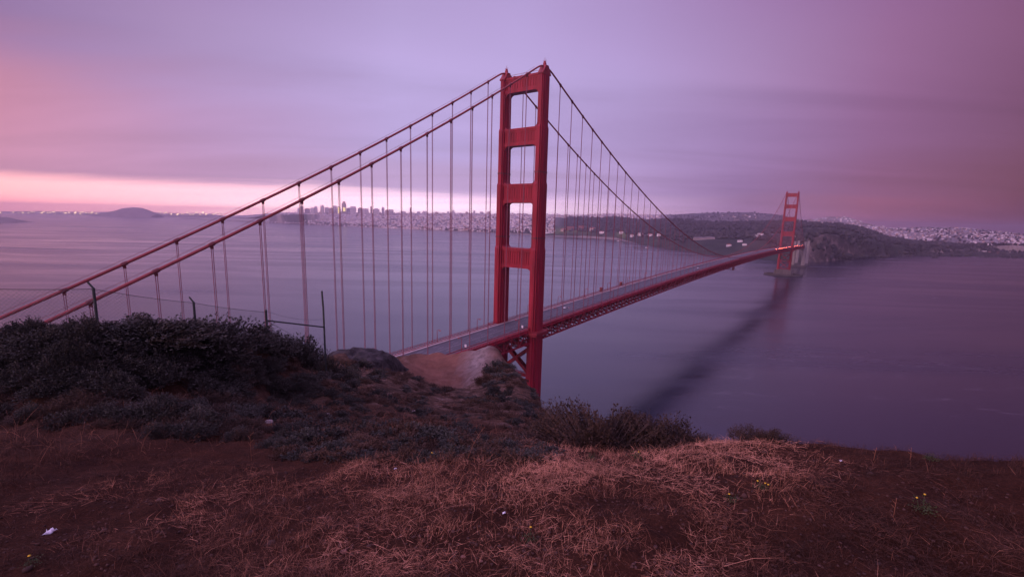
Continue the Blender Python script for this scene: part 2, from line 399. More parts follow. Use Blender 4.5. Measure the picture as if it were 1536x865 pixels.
def ground_mat():
    m = bpy.data.materials.new('headland_soil'); m.use_nodes = True; t = m.node_tree; t.nodes.clear()
    N = lambda ty: t.nodes.new(ty); K = t.links.new
    o = N('ShaderNodeOutputMaterial'); p = N('ShaderNodeBsdfPrincipled'); K(p.outputs[0], o.inputs[0]); p.inputs['Roughness'].default_value = 0.95; p.inputs['Specular IOR Level'].default_value = 0.1
    tcn = N('ShaderNodeTexCoord')
    def noise(sc, det=5, ro=0.6):
        n = N('ShaderNodeTexNoise'); n.inputs['Scale'].default_value = sc; n.inputs['Detail'].default_value = det; n.inputs['Roughness'].default_value = ro
        K(tcn.outputs['Object'], n.inputs['Vector']); return n.outputs[0]
    def ramp(src, stops):
        r_ = N('ShaderNodeValToRGB'); K(src, r_.inputs[0]); e = r_.color_ramp.elements
        e[0].position, e[0].color = stops[0][0], (*stops[0][1], 1); e[1].position, e[1].color = stops[-1][0], (*stops[-1][1], 1)
        for p_, c in stops[1:-1]: x = e.new(p_); x.color = (*c, 1)
        return r_.outputs[0]
    def mix(f, x, y):
        n = N('ShaderNodeMix'); n.data_type = 'RGBA'; K(f, n.inputs[0]); K(x, n.inputs[6]); K(y, n.inputs[7]); return n.outputs[2]
    soil = ramp(noise(2.6, 8), [(0.3, (0.014, 0.0055, 0.0035)), (0.5, (0.036, 0.013, 0.007)), (0.68, (0.082, 0.031, 0.017))])
    fine = ramp(noise(38, 6, 0.7), [(0.3, (0.010, 0.004, 0.0025)), (0.55, (0.050, 0.0175, 0.009)), (0.75, (0.14, 0.054, 0.030))])
    n = N('ShaderNodeMix'); n.data_type = 'RGBA'; n.inputs[0].default_value = 0.55; K(soil, n.inputs[6]); K(fine, n.inputs[7]); near = n.outputs[2]
    scrub = ramp(noise(0.9, 9, 0.78), [(0.36, (0.014, 0.010, 0.008)), (0.46, (0.060, 0.036, 0.026)), (0.55, (0.13, 0.074, 0.052)), (0.64, (0.23, 0.16, 0.135))])
    def attr(nm):
        n = N('ShaderNodeAttribute'); n.attribute_name = nm; return n.outputs['Fac']
    c = mix(attr('far'), near, scrub)
    dirt = ramp(noise(0.8, 7, 0.6), [(0.3, (0.19, 0.085, 0.062)), (0.55, (0.25, 0.112, 0.080)), (0.75, (0.29, 0.145, 0.110))])
    pale = ramp(noise(1.3, 7, 0.65), [(0.3, (0.16, 0.12, 0.11)), (0.6, (0.34, 0.27, 0.25)), (0.8, (0.42, 0.36, 0.33))])
    c = mix(attr('bare'), c, dirt); c = mix(attr('pale'), c, pale)
    K(c, p.inputs['Base Color'])
    bp = N('ShaderNodeBump'); bp.inputs['Distance'].default_value = 0.03; K(noise(26, 8, 0.7), bp.inputs['Height']); 
    bp2 = N('ShaderNodeBump'); bp2.inputs['Distance'].default_value = 0.6; K(noise(1.3, 9, 0.72), bp2.inputs['Height']); K(attr('far'), bp2.inputs['Strength']); K(bp.outputs[0], bp2.inputs['Normal'])
    K(bp2.outputs[0], p.inputs['Normal'])
    return m
M['ground'] = ground_mat()
gme = mesh_np('ground', gv, [quads], M['ground'], smooth=True)
for nm, arr in (('bare', knoll_mask(uu, vv)), ('pale', pale_mask(uu, vv)), ('far', np.clip((RR - 8) / 8, 0, 1))):
    at_ = gme.attributes.new(nm, 'FLOAT', 'POINT'); at_.data.foreach_set('value', arr.ravel().astype(np.float32))
tag(link('ground', gme), kind='structure')

# ------------------------------------------------------------------ water
def water_mat():
    m = bpy.data.materials.new('bay_water'); m.use_nodes = True; t = m.node_tree; t.nodes.clear()
    N = lambda ty: t.nodes.new(ty); K = t.links.new
    o = N('ShaderNodeOutputMaterial'); p = N('ShaderNodeBsdfPrincipled'); K(p.outputs[0], o.inputs[0])
    p.inputs['IOR'].default_value = 1.6; p.inputs['Specular IOR Level'].default_value = 0.5
    tcn = N('ShaderNodeTexCoord')
    mp = N('ShaderNodeMapping'); mp.inputs['Rotation'].default_value = (0, 0, R(-14)); mp.inputs['Scale'].default_value = (0.0012, 0.007, 1); K(tcn.outputs['Object'], mp.inputs[0])
    n = N('ShaderNodeTexNoise'); n.inputs['Scale'].default_value = 1.0; n.inputs['Detail'].default_value = 7; n.inputs['Roughness'].default_value = 0.6; n.inputs['Distortion'].default_value = 0.9; K(mp.outputs[0], n.inputs['Vector'])
    mr = N('ShaderNodeMapRange'); K(n.outputs[0], mr.inputs[0]); mr.inputs[1].default_value = 0.3; mr.inputs[2].default_value = 0.7; mr.inputs[3].default_value = 0.12; mr.inputs[4].default_value = 0.30
    K(mr.outputs[0], p.inputs['Roughness'])
    r_ = N('ShaderNodeValToRGB'); K(n.outputs[0], r_.inputs[0]); e = r_.color_ramp.elements
    e[0].position, e[0].color = 0.3, (0.005, 0.008, 0.020, 1); e[1].position, e[1].color = 0.72, (0.010, 0.013, 0.030, 1)
    # thin drifting foam lines
    mp2 = N('ShaderNodeMapping'); mp2.inputs['Rotation'].default_value = (0, 0, R(-20)); mp2.inputs['Scale'].default_value = (0.006, 0.03, 1); K(tcn.outputs['Object'], mp2.inputs[0])
    n2 = N('ShaderNodeTexNoise'); n2.inputs['Scale'].default_value = 1.0; n2.inputs['Detail'].default_value = 4; n2.inputs['Distortion'].default_value = 1.5; K(mp2.outputs[0], n2.inputs['Vector'])
    ab = N('ShaderNodeMath'); ab.operation = 'SUBTRACT'; K(n2.outputs[0], ab.inputs[0]); ab.inputs[1].default_value = 0.62
    ab2 = N('ShaderNodeMath'); ab2.operation = 'ABSOLUTE'; K(ab.outputs[0], ab2.inputs[0])
    fm = N('ShaderNodeMapRange'); K(ab2.outputs[0], fm.inputs[0]); fm.inputs[1].default_value = 0.0; fm.inputs[2].default_value = 0.010; fm.inputs[3].default_value = 0.16; fm.inputs[4].default_value = 0.0
    mx = N('ShaderNodeMix'); mx.data_type = 'RGBA'; K(fm.outputs[0], mx.inputs[0]); K(r_.outputs[0], mx.inputs[6]); mx.inputs[7].default_value = (0.30, 0.28, 0.32, 1)
    K(mx.outputs[2], p.inputs['Base Color'])
    n3 = N('ShaderNodeTexNoise'); n3.inputs['Scale'].default_value = 0.30; n3.inputs['Detail'].default_value = 4; K(tcn.outputs['Object'], n3.inputs['Vector'])
    bp = N('ShaderNodeBump'); bp.inputs['Strength'].default_value = 0.3; bp.inputs['Distance'].default_value = 0.3; K(n3.outputs[0], bp.inputs['Height']); K(bp.outputs[0], p.inputs['Normal'])
    return m
M['water'] = water_mat()
XW = 15000.0
wv = np.array([(-XW, -1500, 0), (XW, -1500, 0), (XW, XW, 0), (-XW, XW, 0)])
tag(link('water', mesh_np('water', wv, [np.array([[0, 1, 2, 3]])], M['water'])), kind='structure')

# ------------------------------------------------------------------ far shore: the peninsula, islands and east shore
#      px    shore   A(y, v)        B(y, v)        C(y, v)
SF = [(270, 327.2, (326.2, 8600), (325.6, 9000), (325, 9500)),
      (300, 328.4, (327.2, 8000), (325.5, 8600), (324.5, 9200)),
      (370, 331.7, (329.6, 6900), (325, 7600), (322.5, 8400)),
      (420, 333.6, (328, 6600), (321, 7300), (318.5, 8000)),
      (470, 335.6, (330, 6300), (321, 7000), (318, 7800)),
      (520, 338.0, (333, 6000), (322, 6900), (317, 7600)),
      (560, 340.6, (335.5, 5600), (323, 6600), (319, 7400)),
      (620, 343.6, (339, 5300), (324, 6300), (319, 7200)),
      (680, 346.6, (342, 4950), (325, 6000), (319, 7000)),
      (745, 348.9, (344, 4700), (324, 5600), (320, 6800)),
      (821, 353.8, (343, 4250), (325, 5400), (321.5, 6500)),
      (878, 355.8, (342, 4050), (326.5, 5200), (322, 6700)),
      (925, 358.6, (343, 3800), (326, 4800), (320, 6800)),
      (967, 367.0, (347, 3300), (330.5, 4300), (322, 6800)),
      (1013, 374.6, (352, 2900), (328.2, 4000), (321, 7000)),
      (1060, 381.0, (356, 2600), (332, 3700), (318.5, 7500)),
      (1100, 384.5, (357, 2450), (333, 3600), (318, 7500)),
      (1138, 388.0, (357, 2350), (333, 3500), (319, 7500)),
      (1167, 391.0, (357, 2250), (332.5, 3300), (322, 7500)),
      (1205, 394.0, (358, 1950), (333.5, 3200), (330, 6500)),
      (1243, 392.3, (352, 1900), (336.5, 3100), (325, 6500)),
      (1270, 389.5, (354, 2000), (338.5, 3100), (325, 6500)),
      (1300, 387.4, (358, 2100), (345, 3100), (335, 6500)),
      (1335, 384.4, (366, 2250), (357, 3000), (341, 6000)),
      (1377, 382.8, (372, 2330), (364.5, 2900), (340, 6000)),
      (1451, 379.4, (374, 2430), (370, 2850), (341, 6000)),
      (1536, 380.2, (375, 2430), (369, 2850), (350, 6000)),
      (1720, 384.0, (379, 2430), (374, 2850), (356, 6000))]
rows = []
for px, ys, A, B, Cc in SF:
    sh = on_water(px, ys); zs = [at(px, y, v)[2] for y, v in (A, B, Cc)]
    s = ray(px, 335)[0]
    rows.append([s, sh[1], A[1], max(3, zs[0]), B[1], max(5, zs[1]), Cc[1], max(8, zs[2])])
rows = np.array(rows)
def sf_height(s, v):
    g = [np.interp(s, rows[:, 0], rows[:, k]) for k in range(1, 8)]
    v0, vA, zA, vB, zB, vC, zC = g
    vA = np.maximum(vA, v0 * 1.04)
    def sm(x): x = np.clip(x, 0, 1); return x * x * (3 - 2 * x)
    vs1 = v0 + (vA - v0) * 0.08
    z = np.where(v < v0, -8 * sm((v0 - v) / (0.01 * v0)), 0.0)
    z = z + 2.2 * sm((v - v0) / (0.005 * v0))
    z = np.where(v > vs1, 2.2 + (zA - 2.2) * sm((v - vs1) / (vA - vs1)) ** 0.75, z)
    zAB = zA + (zB - zA) * np.clip((v - vA) / (vB - vA), 0, 1) ** 0.85
    z = np.where(v > vA, zAB, z)
    dip = zB - np.minimum(0.35 * zB, 30) 
    tt = (v - vB) / (vC - vB)
    zBC = np.where(tt < 0.25, zB + (dip - zB) * sm(tt / 0.25), dip + (zC - dip) * np.clip((tt - 0.25) / 0.75, 0, 1))
    z = np.where(v > vB, zBC, z)
    z = np.where(v > vC, zC * (1 - 0.75 * sm((v - vC) / 2500)), z)
    return z
def SFZ(u, v):
    s = u / v; z = sf_height(s, v)
    land = np.clip((z - 2) / 25, 0, 1)
    z = z + land * (10 * fbm(u / 420, v / 420, 4) + 3 * fbm(u / 90, v / 90, 3))
    return z
ss = np.concatenate([np.linspace(rows[0, 0], 0.62, 420), np.linspace(0.624, rows[-1, 0], 330)])
tt = np.concatenate([np.linspace(-0.02, 0.06, 24), np.linspace(0.07, 1.0, 110), np.linspace(1.05, 1.8, 26)])
v0s = np.interp(ss, rows[:, 0], rows[:, 1]); vCs = np.interp(ss, rows[:, 0], rows[:, 6])
wig = 1 + 0.006 * fbm(ss * 60, ss * 0 + 2, 4)
VV = v0s[None] * wig[None] + (vCs - v0s)[None] * tt[:, None]; SS = np.repeat(ss[None], len(tt), 0)
UU = SS * VV; ZZ = SFZ(UU, VV)
nr, nc = UU.shape
ii, jj = np.meshgrid(np.arange(nr - 1), np.arange(nc - 1), indexing='ij')
a = (ii * nc + jj).ravel()
lq = np.stack([a, a + 1, a + nc + 1, a + nc], -1)

def land_mat():
    m = bpy.data.materials.new('peninsula_land'); m.use_nodes = True; t = m.node_tree; t.nodes.clear()
    N = lambda ty: t.nodes.new(ty); K = t.links.new
    o = N('ShaderNodeOutputMaterial'); p = N('ShaderNodeBsdfPrincipled'); K(p.outputs[0], o.inputs[0]); p.inputs['Roughness'].default_value = 0.95; p.inputs['Specular IOR Level'].default_value = 0.1
    tcn = N('ShaderNodeTexCoord')
    def noise(sc, det=5, ro=0.6):
        n = N('ShaderNodeTexNoise'); n.inputs['Scale'].default_value = sc; n.inputs['Detail'].default_value = det; n.inputs['Roughness'].default_value = ro
        K(tcn.outputs['Object'], n.inputs['Vector']); return n.outputs[0]
    def ramp(src, stops):
        r_ = N('ShaderNodeValToRGB'); K(src, r_.inputs[0]); e = r_.color_ramp.elements
        e[0].position, e[0].color = stops[0][0], (*stops[0][1], 1); e[1].position, e[1].color = stops[-1][0], (*stops[-1][1], 1)
        for p_, c in stops[1:-1]: x = e.new(p_); x.color = (*c, 1)
        return r_.outputs[0]
    def mix(f, x, y):
        n = N('ShaderNodeMix'); n.data_type = 'RGBA'; K(f, n.inputs[0]); K(x, n.inputs[6]); K(y, n.inputs[7]); return n.outputs[2]
    def attr(nm):
        n = N('ShaderNodeAttribute'); n.attribute_name = nm; return n.outputs['Fac']
    wood = ramp(noise(0.012, 7, 0.7), [(0.35, (0.020, 0.026, 0.022)), (0.55, (0.045, 0.050, 0.040)), (0.72, (0.085, 0.080, 0.060))])
    cliff = ramp(noise(0.02, 8, 0.72), [(0.32, (0.035, 0.030, 0.028)), (0.5, (0.085, 0.068, 0.06)), (0.60, (0.24, 0.18, 0.16)), (0.70, (0.42, 0.34, 0.31))])
    town = ramp(noise(0.02, 6, 0.7), [(0.35, (0.20, 0.17, 0.18)), (0.6, (0.42, 0.37, 0.37)), (0.75, (0.58, 0.52, 0.51))])
    sand = ramp(noise(0.01, 4), [(0.3, (0.26, 0.21, 0.19)), (0.7, (0.40, 0.33, 0.29))])
    lawn = ramp(noise(0.01, 4), [(0.3, (0.07, 0.10, 0.04)), (0.7, (0.13, 0.16, 0.07))])
    c = mix(attr('town'), wood, town); c = mix(attr('cliff'), c, cliff); c = mix(attr('lawn'), c, lawn); c = mix(attr('sand'), c, sand)
    K(c, p.inputs['Base Color'])
    bp = N('ShaderNodeBump'); bp.inputs['Distance'].default_value = 14; K(noise(0.025, 8, 0.7), bp.inputs['Height']); K(bp.outputs[0], p.inputs['Normal'])
    return m
M['land'] = land_mat()
sx = lambda px: ray(px, 340)[0]
lme = mesh_np('peninsula_terrain', np.stack([UU.ravel(), VV.ravel(), ZZ.ravel()], -1), [lq], M['land'], smooth=True)
gA = np.interp(SS, rows[:, 0], rows[:, 2]); gB = np.interp(SS, rows[:, 0], rows[:, 4]); g0 = np.interp(SS, rows[:, 0], rows[:, 1])
def band(x, a, b, w): return np.clip((x - a) / w, 0, 1) * np.clip((b - x) / w, 0, 1)
nz1 = fbm(UU / 300, VV / 300, 4)
town = np.clip(band(SS, -2, sx(845), 0.05) * np.clip((VV - g0 * 1.015) / 120, 0, 1) + np.clip((VV - gB - 150) / 200, 0, 1), 0, 1)
town = np.clip(town - (nz1 > 0.18) * 0.5, 0, 1) * (1 - .75 * band(SS, sx(985), sx(1200), 0.04))
cliff = np.clip(band(SS, sx(1196), sx(1345), 0.03) * np.clip((gA * 1.03 - VV) / 60, 0, 1) + 0.0, 0, 1)
lawn = band(SS, sx(815), sx(1000), 0.03) * np.clip((VV - g0 * 1.012) / 40, 0, 1) * np.clip((g0 + 330 - VV) / 150, 0, 1) * np.clip((nz1 + 0.12) * 6, 0, 1)
sand = np.clip((g0 * 1.008 - VV) / 10 + 1, 0, 1) * (0.75 * band(SS, -2, sx(960), 0.02) + band(SS, sx(1398), 3, 0.03) * 1.0)
sand2 = band(SS, sx(1398), 3, 0.02) * np.clip((g0 + 70 - VV) / 30, 0, 1)
for nm, arr in (('town', town), ('cliff', cliff), ('lawn', lawn), ('sand', np.clip(np.maximum(sand, sand2), 0, 1))):
    at_ = lme.attributes.new(nm, 'FLOAT', 'POINT'); at_.data.foreach_set('value', arr.ravel().astype(np.float32))
tag(link('peninsula_terrain', lme), kind='structure')

def hill(name, pts_px, v, depth, base_px, m, kind='structure', label=None, cat=None):
    """a ridge with real depth: crest profile given in the picture at distance v, falling to the water both ways"""
    xs = np.array([p[0] for p in pts_px], float); ys = np.array([p[1] for p in pts_px], float)
    n = 160; X = np.linspace(xs[0], xs[-1], n); Y = np.interp(X, xs, ys)
    cr = np.array([at(x, y, v) for x, y in zip(X, Y)])
    cr[:, 2] = np.maximum(cr[:, 2] + 2.0 * fbm(np.arange(n) * 0.35, np.zeros(n), 4) * np.clip(cr[:, 2] / 20, 0, 1), 0.0)
    T = np.linspace(-1, 1, 33)
    vs = []
    for k in T:
        sc = 1 - abs(k) ** 1.5
        rowv = cr.copy(); rowv[:, 1] += k * depth; rowv[:, 0] += k * depth * cr[:, 0] / cr[:, 1] * 0.6
        rowv[:, 2] = cr[:, 2] * sc - (1.5 if abs(k) == 1 else 0) + sc * np.clip(cr[:, 2] / 20, 0, 1) * 3 * fbm(rowv[:, 0] / 80, rowv[:, 1] / 80, 3)
        vs.append(rowv)
    vs = np.concatenate(vs); i2, j2 = np.meshgrid(np.arange(32), np.arange(n - 1), indexing='ij'); a = (i2 * n + j2).ravel()
    o = link(name, mesh_np(name, vs, [np.stack([a, a + 1, a + n + 1, a + n], -1)], m, smooth=True))
    tag(o, label, cat, kind=kind); return o
M['isle'] = mat('island_scrub', (0.16, 0.13, 0.12), 0.95, 0.45, 0.01, 6, 0.03)
hill('island_terrain', [(146, 321), (158, 318.5), (172, 315.5), (185, 311.5), (200, 310.2), (214, 311.5), (224, 315), (236, 320.5)], 10200, 500, 321, M['isle'])
hill('headland_terrain', [(-60, 318), (-20, 322.5), (8, 325.5), (22, 329), (36, 333.2)], 4600, 350, 333, M['isle'])
hill('east_shore_terrain', [(-160, 312), (-60, 315.5), (0, 316.5), (60, 316), (130, 317.5), (180, 317), (250, 318.5), (300, 320.3), (330, 322.3)], 12300, 700, 321, M['isle'])

# ------------------------------------------------------------------ bridge frame (x across, towards the ocean side; y along towards the city)
BO = np.array([-173.1156, 249.1069]); _c, _s = math.cos(YAW), math.sin(YAW)
B0 = (BO[0] * _c + BO[1] * _s, -BO[0] * _s + BO[1] * _c)
def BW(x, y, z=0.0): return (B0[0] + x * _c + y * _s, B0[1] - x * _s + y * _c, z)
BR = -YAW
HB = 13.7
def zdeck(y):
    if y < 0: return 70 + 0.0285 * y
    if y > 1280: return 76 - 0.012 * (y - 1280)
    return 70 + 6 * y / 1280 + 8 * (1 - ((y - 640) / 640) ** 2)
def zcable(y):
    if y < 0:
        s = -y / 343.0; z = 227 + (62.266 - 227) * s - 4 * 9.967 * s * (1 - s)
    elif y <= 1280:
        s = (y - 640) / 640.0; z = 84 + 143 * s * s
    else:
        s = (y - 1280) / 343.0; z = 227 + (70 - 227) * s - 4 * 9.967 * s * (1 - s)
    return -0.9 * math.log(math.exp(-(z - 225) / 0.9) + 1) + 225 if z > 215 else z   # eased over the saddle
Y0, Y1 = -338.0, 1640.0

# --- towers
def leg_poly(a, b):
    A, Bh = a / 2, b / 2
    return [(-A * .60, -Bh), (A * .60, -Bh), (A * .60, -Bh * .80), (A * .86, -Bh * .80), (A * .86, -Bh * .42), (A, -Bh * .42), (A, Bh * .42), (A * .86, Bh * .42), (A * .86, Bh * .80), (A * .60, Bh * .80),
            (A * .60, Bh), (-A * .60, Bh), (-A * .60, Bh * .80), (-A * .86, Bh * .80), (-A * .86, Bh * .42), (-A, Bh * .42), (-A, -Bh * .42), (-A * .86, -Bh * .42), (-A * .86, -Bh * .80), (-A * .60, -Bh * .80)]
SEC = [(16, 66.5, 6.0, 12.8), (66.5, 120.6, 5.5, 11.8), (120.6, 159.8, 4.9, 10.6), (159.8, 192.2, 4.4, 9.5), (192.2, 220.4, 3.9, 8.3)]
def make_tower(name):
    root = empty(name)
    for sx_ in (-1, 1):
        m = MB()
        for i, (z0, z1, a, b) in enumerate(SEC):
            poly = [(sx_ * HB + x, y) for x, y in leg_poly(a, b)]
            m.prism(poly, z0 + (0.004 if i else 0), z1 - 1.3, c=(sx_ * HB, 0))
            nxt = SEC[i + 1] if i + 1 < len(SEC) else None
            m.prism(poly, z1 - 1.3, z1, scale_top=(nxt[2] / a * 1.02 if nxt else 0.95), c=(sx_ * HB, 0))
        leg = m.build('leg', M['red'], root)
        for z, a, b in ((126.6, 4.9, 10.6), (165.6, 4.4, 9.5)):
            cm = MB(); cm.prism([(sx_ * HB + x * 1.07, y * 1.05) for x, y in leg_poly(a, b)], z - 0.5, z + 0.5)
            cm.build('collar', M['band'], leg)
        # saddle housing and beacon
        h = MB()
        prof = [(-4.3, 220.2), (4.3, 220.2), (4.3, 220.9), (2.9, 222.6), (1.4, 225.2), (-1.4, 225.2), (-2.9, 222.6), (-4.3, 220.9)]
        h.extrude_x(prof, sx_ * HB - 1.9, sx_ * HB + 1.9)
        h.build('saddle_housing', M['red_dark'], root)
        b_ = MB(); b_.lathe([(1.0, 225.1), (1.0, 226.6), (0.55, 227.0), (0.55, 227.6), (0.12, 228.0), (0.08, 229.6)], (sx_ * HB, 0, 0), 8)
        for k in (-0.8, 0.8): b_.bar((sx_ * HB + k, 0, 225.1), (sx_ * HB + k, 0, 228.4), 0.14)
        b_.build('beacon_mast', M['red_dark'], root)
        # balcony round the leg at deck level
        bc = MB(); zt = 68.6
        oct_ = [(sx_ * HB + sx_ * x, y) for x, y in ((-2.9, -8.4), (2.6, -8.4), (5.2, -6.4), (5.2, 6.4), (2.6, 8.4), (-2.9, 8.4))]
        bc.prism(oct_, zt - 1.3, zt); bc.prism([(sx_ * HB + (x - sx_ * HB) * .93, y * .95) for x, y in oct_], zt - 2.6, zt - 1.302)
        for k in range(len(oct_)):
            p, q = oct_[k], oct_[(k + 1) % len(oct_)]
            if k != 5: bc.bar((p[0], p[1], zt + 1.2), (q[0], q[1], zt + 1.2), 0.2); bc.bar((p[0], p[1], zt + .6), (q[0], q[1], zt + .6), 0.12)
            bc.bar((p[0], p[1], zt), (p[0], p[1], zt + 1.2), 0.2)
        bc.build('balcony', M['red_dark'], root)
    # portal struts above the deck
    for z0, z1, a, b in ((107.5, 119.9, 5.2, 11.2), (147.6, 159.0, 4.6, 10.0), (181.6, 191.7, 4.1, 9.0), (212.4, 221.4, 3.9, 8.3)):
        xi = HB - a / 2 + 0.35; t = b * 0.36; m = MB()
        m.box((0, 0, (z0 + z1) / 2), (2 * xi, t * 1.55, z1 - z0 - 2.4))
        m.box((0, 0, z1 - 0.62), (2 * xi, 2 * t, 1.24)); m.box((0, 0, z0 + 0.62), (2 * xi, 2 * t, 1.24))
        m.box((0, 0, z1 - 1.74), (2 * xi, 1.8 * t, 0.9)); m.box((0, 0, z0 + 1.74), (2 * xi, 1.8 * t, 0.9))
        n = 13
        for k in range(n):
            x = -xi + 2 * xi * (k + 0.5) / n
            m.box((x, 0, (z0 + z1) / 2), (0.72, t * 1.74, z1 - z0 - 2.46))
        if z1 > 220: 
            for s in (-1, 1): m.bar((-xi, s * t * .9, z1 + 1.1), (xi, s * t * .9, z1 + 1.1), 0.14)
            for k in range(9): m.bar((-xi + 2 * xi * k / 8, t * .9, z1), (-xi + 2 * xi * k / 8, t * .9, z1 + 1.1), 0.12)
            m.box((4.2, -t * 0.4, z1 + 0.8), (0.9, 0.9, 1.6)); m.box((-7.5, 0, z1 + 0.6), (1.2, 1.2, 1.2))
        m.build('portal_strut', M['red'], root)
        # rounded and stepped corner brackets of the opening below, small curved ones on top
        for s in (-1, 1):
            br = MB(); r = 3.0; X = s * (HB - a / 2 + 0.05)
            arc = [(X, z0 + 0.002), (X, z0 - r)] + [(X - s * r * (1 - math.cos(q)), z0 - r + r * math.sin(q)) for q in np.linspace(0.12, math.pi / 2, 6)]
            br.extrude_y(arc, -t * 0.92, t * 0.92)
            br.build('corner_bracket', M['red'], root)
            if z1 < 220:
                br = MB(); r = 2.3
                arc = [(X, z1 - 0.002), (X, z1 + r)] + [(X - s * r * (1 - math.cos(q)), z1 + r - r * math.sin(q)) for q in np.linspace(0.12, math.pi / 2, 6)]
                br.extrude_y(arc, -t * 0.92, t * 0.92)
                br.build('corner_bracket', M['red'], root)
    # bracing below the deck
    m = MB(); xi = HB - 2.6
    for z in (58.5, 38.5, 18.5): m.box((0, 0, z), (2 * xi, 3.4, 2.2))
    for za, zb in ((57.4, 39.6), (37.4, 19.6)):
        for s in (-1, 1):
            for yy in (-1.25, 1.25):
                m.bar((s * xi, yy + 0.05 * s, za), (-s * xi, yy + 0.05 * s, zb), 1.1, 2.0)
    m.build('cross_bracing', M['red'], root)
    return root
tn = make_tower('bridge_tower')
tag(tn, 'big red suspension tower with four portal openings beyond the bare dirt knoll', 'tower', 'bridge towers')
tn.location = BW(0, 0); tn.rotation_euler = (0, 0, BR)
pm_ = MB(); pm_.prism([(-20, -9), (20, -9), (23, 0), (20, 9), (-20, 9), (-23, 0)], -6, 14.5); pm_.prism([(-19, -8), (19, -8), (19, 8), (-19, 8)], 14.4, 16.0)
tpier = pm_.build('pier', M['pier_concrete'], tn)
def copy_tree(o, parent=None):
    c = o.copy(); COL.objects.link(c)
    if parent: c.parent = parent
    for ch in list(o.children): copy_tree(ch, c)
    return c
ts = copy_tree(tn)
tag(ts, 'small distant red suspension tower standing in open water before the wooded hill')
ts.location = BW(0, 1280)

# fender wall round the far tower's foot
m = MB(); n = 40
for k in range(n):
    a0, a1 = 2 * math.pi * k / n, 2 * math.pi * (k + 1) / n
    po = lambda a, r: (r * 47 * math.cos(a), r * 25 * math.sin(a))
    m.prism([po(a0, 1.0), po(a1, 1.0), po(a1, 0.93), po(a0, 0.93)], -3, 4.6)
fd = m.build('fender_wall', M['concrete_dark'], None, BW(0, 1280), BR)
tag(fd, 'oval dark concrete fender wall in the water round the far tower foot', 'fender wall')

# --- deck
ST = [y for y in np.arange(Y0, Y1 + 0.1, 7.62)]
deck = empty('bridge_deck', BW(0, 0, 0), BR)
tag(deck, 'long red bridge deck with grey roadway running from the knoll to the far shore', 'bridge deck')
def strip(name, x0, x1, zo, m, parent=deck, th=0.0, stations=None):
    st = stations or ST; vs = []; fs = []
    k = 4 if th else 2
    for y in st:
        z = zdeck(y) + zo
        vs += [(x0, y, z), (x1, y, z)] + ([(x1, y, z - th), (x0, y, z - th)] if th else [])
    for i in range(len(st) - 1):
        b = i * k; 
        for j in range(k if th else 1):
            fs.append((b + j, b + (j + 1) % k, b + k + (j + 1) % k, b + k + j))
    if th: fs.append((0, 1, 2, 3)); e = (len(st) - 1) * k; fs.append((e + 3, e + 2, e + 1, e))
    mb = MB(); mb.add(vs, fs); return mb.build(name, m, parent)
road = strip('roadway', -9.45, 9.45, 0.0, M['asphalt'], th=0.5)
strip('lower_slab', -9.3, 9.3, -0.55, M['red_dark'], th=0.4)
ml = MB()
for x in (-6.3, -3.15, 0.0, 3.15, 6.3):
    y = Y0 + 4
    while y < Y1 - 6:
        L_ = 4.5 if x else 7.0
        ml.add([(x - .1, y, zdeck(y) + .012), (x + .1, y, zdeck(y) + .012), (x + .1, y + L_, zdeck(y + L_) + .012), (x - .1, y + L_, zdeck(y + L_) + .012)], [(0, 1, 2, 3)])
        y += 12.0 if x else 7.6
ml.build('lane_marking', M['worn_paint'], road)
for s in (-1, 1):
    strip('sidewalk', s * 9.6 if s > 0 else -13.1, 13.1 if s > 0 else s * 9.6, 0.28, M['walk'] if s < 0 else M['red_dark'], th=0.35)
    strip('fascia_girder', s * 13.12 if s > 0 else -13.32, 13.32 if s > 0 else -13.12, 0.32, M['red'], th=1.5)
    rl = MB()
    for i in range(len(ST) - 1):
        ya, yb = ST[i], ST[i + 1]; za, zb = zdeck(ya) + 0.33, zdeck(yb) + 0.33; x = s * 13.22
        rl.bar((x, ya, za + 1.25), (x, yb, zb + 1.25), 0.22, 0.16); rl.bar((x, ya, za + 0.18), (x, yb, zb + 0.18), 0.12)
        for k in range(6):
            f = k / 6; y = ya + (yb - ya) * f; z = za + (zb - za) * f
            rl.box((x, y, z + 0.62), (0.10, 0.34, 1.2))
        x2 = s * 9.7
        rl.bar((x2, ya, za + 0.75), (x2, yb, zb + 0.75), 0.14, 0.4)
    rl.build('railing', M['red'], deck)
    # stiffening truss
    tr = MB(); X = s * HB
    for i in range(len(ST) - 1):
        ya, yb = ST[i], ST[i + 1]; za, zb = zdeck(ya) - 1.0, zdeck(yb) - 1.0
        tr.bar((X, ya, za), (X, yb, zb), 0.7, 0.9); tr.bar((X, ya, za - 7.2), (X, yb, zb - 7.2), 0.75, 0.95)
        tr.bar((X, ya, za - .4), (X, ya, za - 6.8), 0.55, mi=1)
        if i % 2: tr.bar((X + 0.02, ya, za - .3), (X + 0.02, yb, zb - 6.9), 0.5, mi=1)
        else: tr.bar((X + 0.02, ya, za - 6.9), (X + 0.02, yb, zb - .3), 0.5, mi=1)
    tr.build('stiffening_truss', [M['red'], M['red_dark']], deck)
fb = MB(); lb = MB()
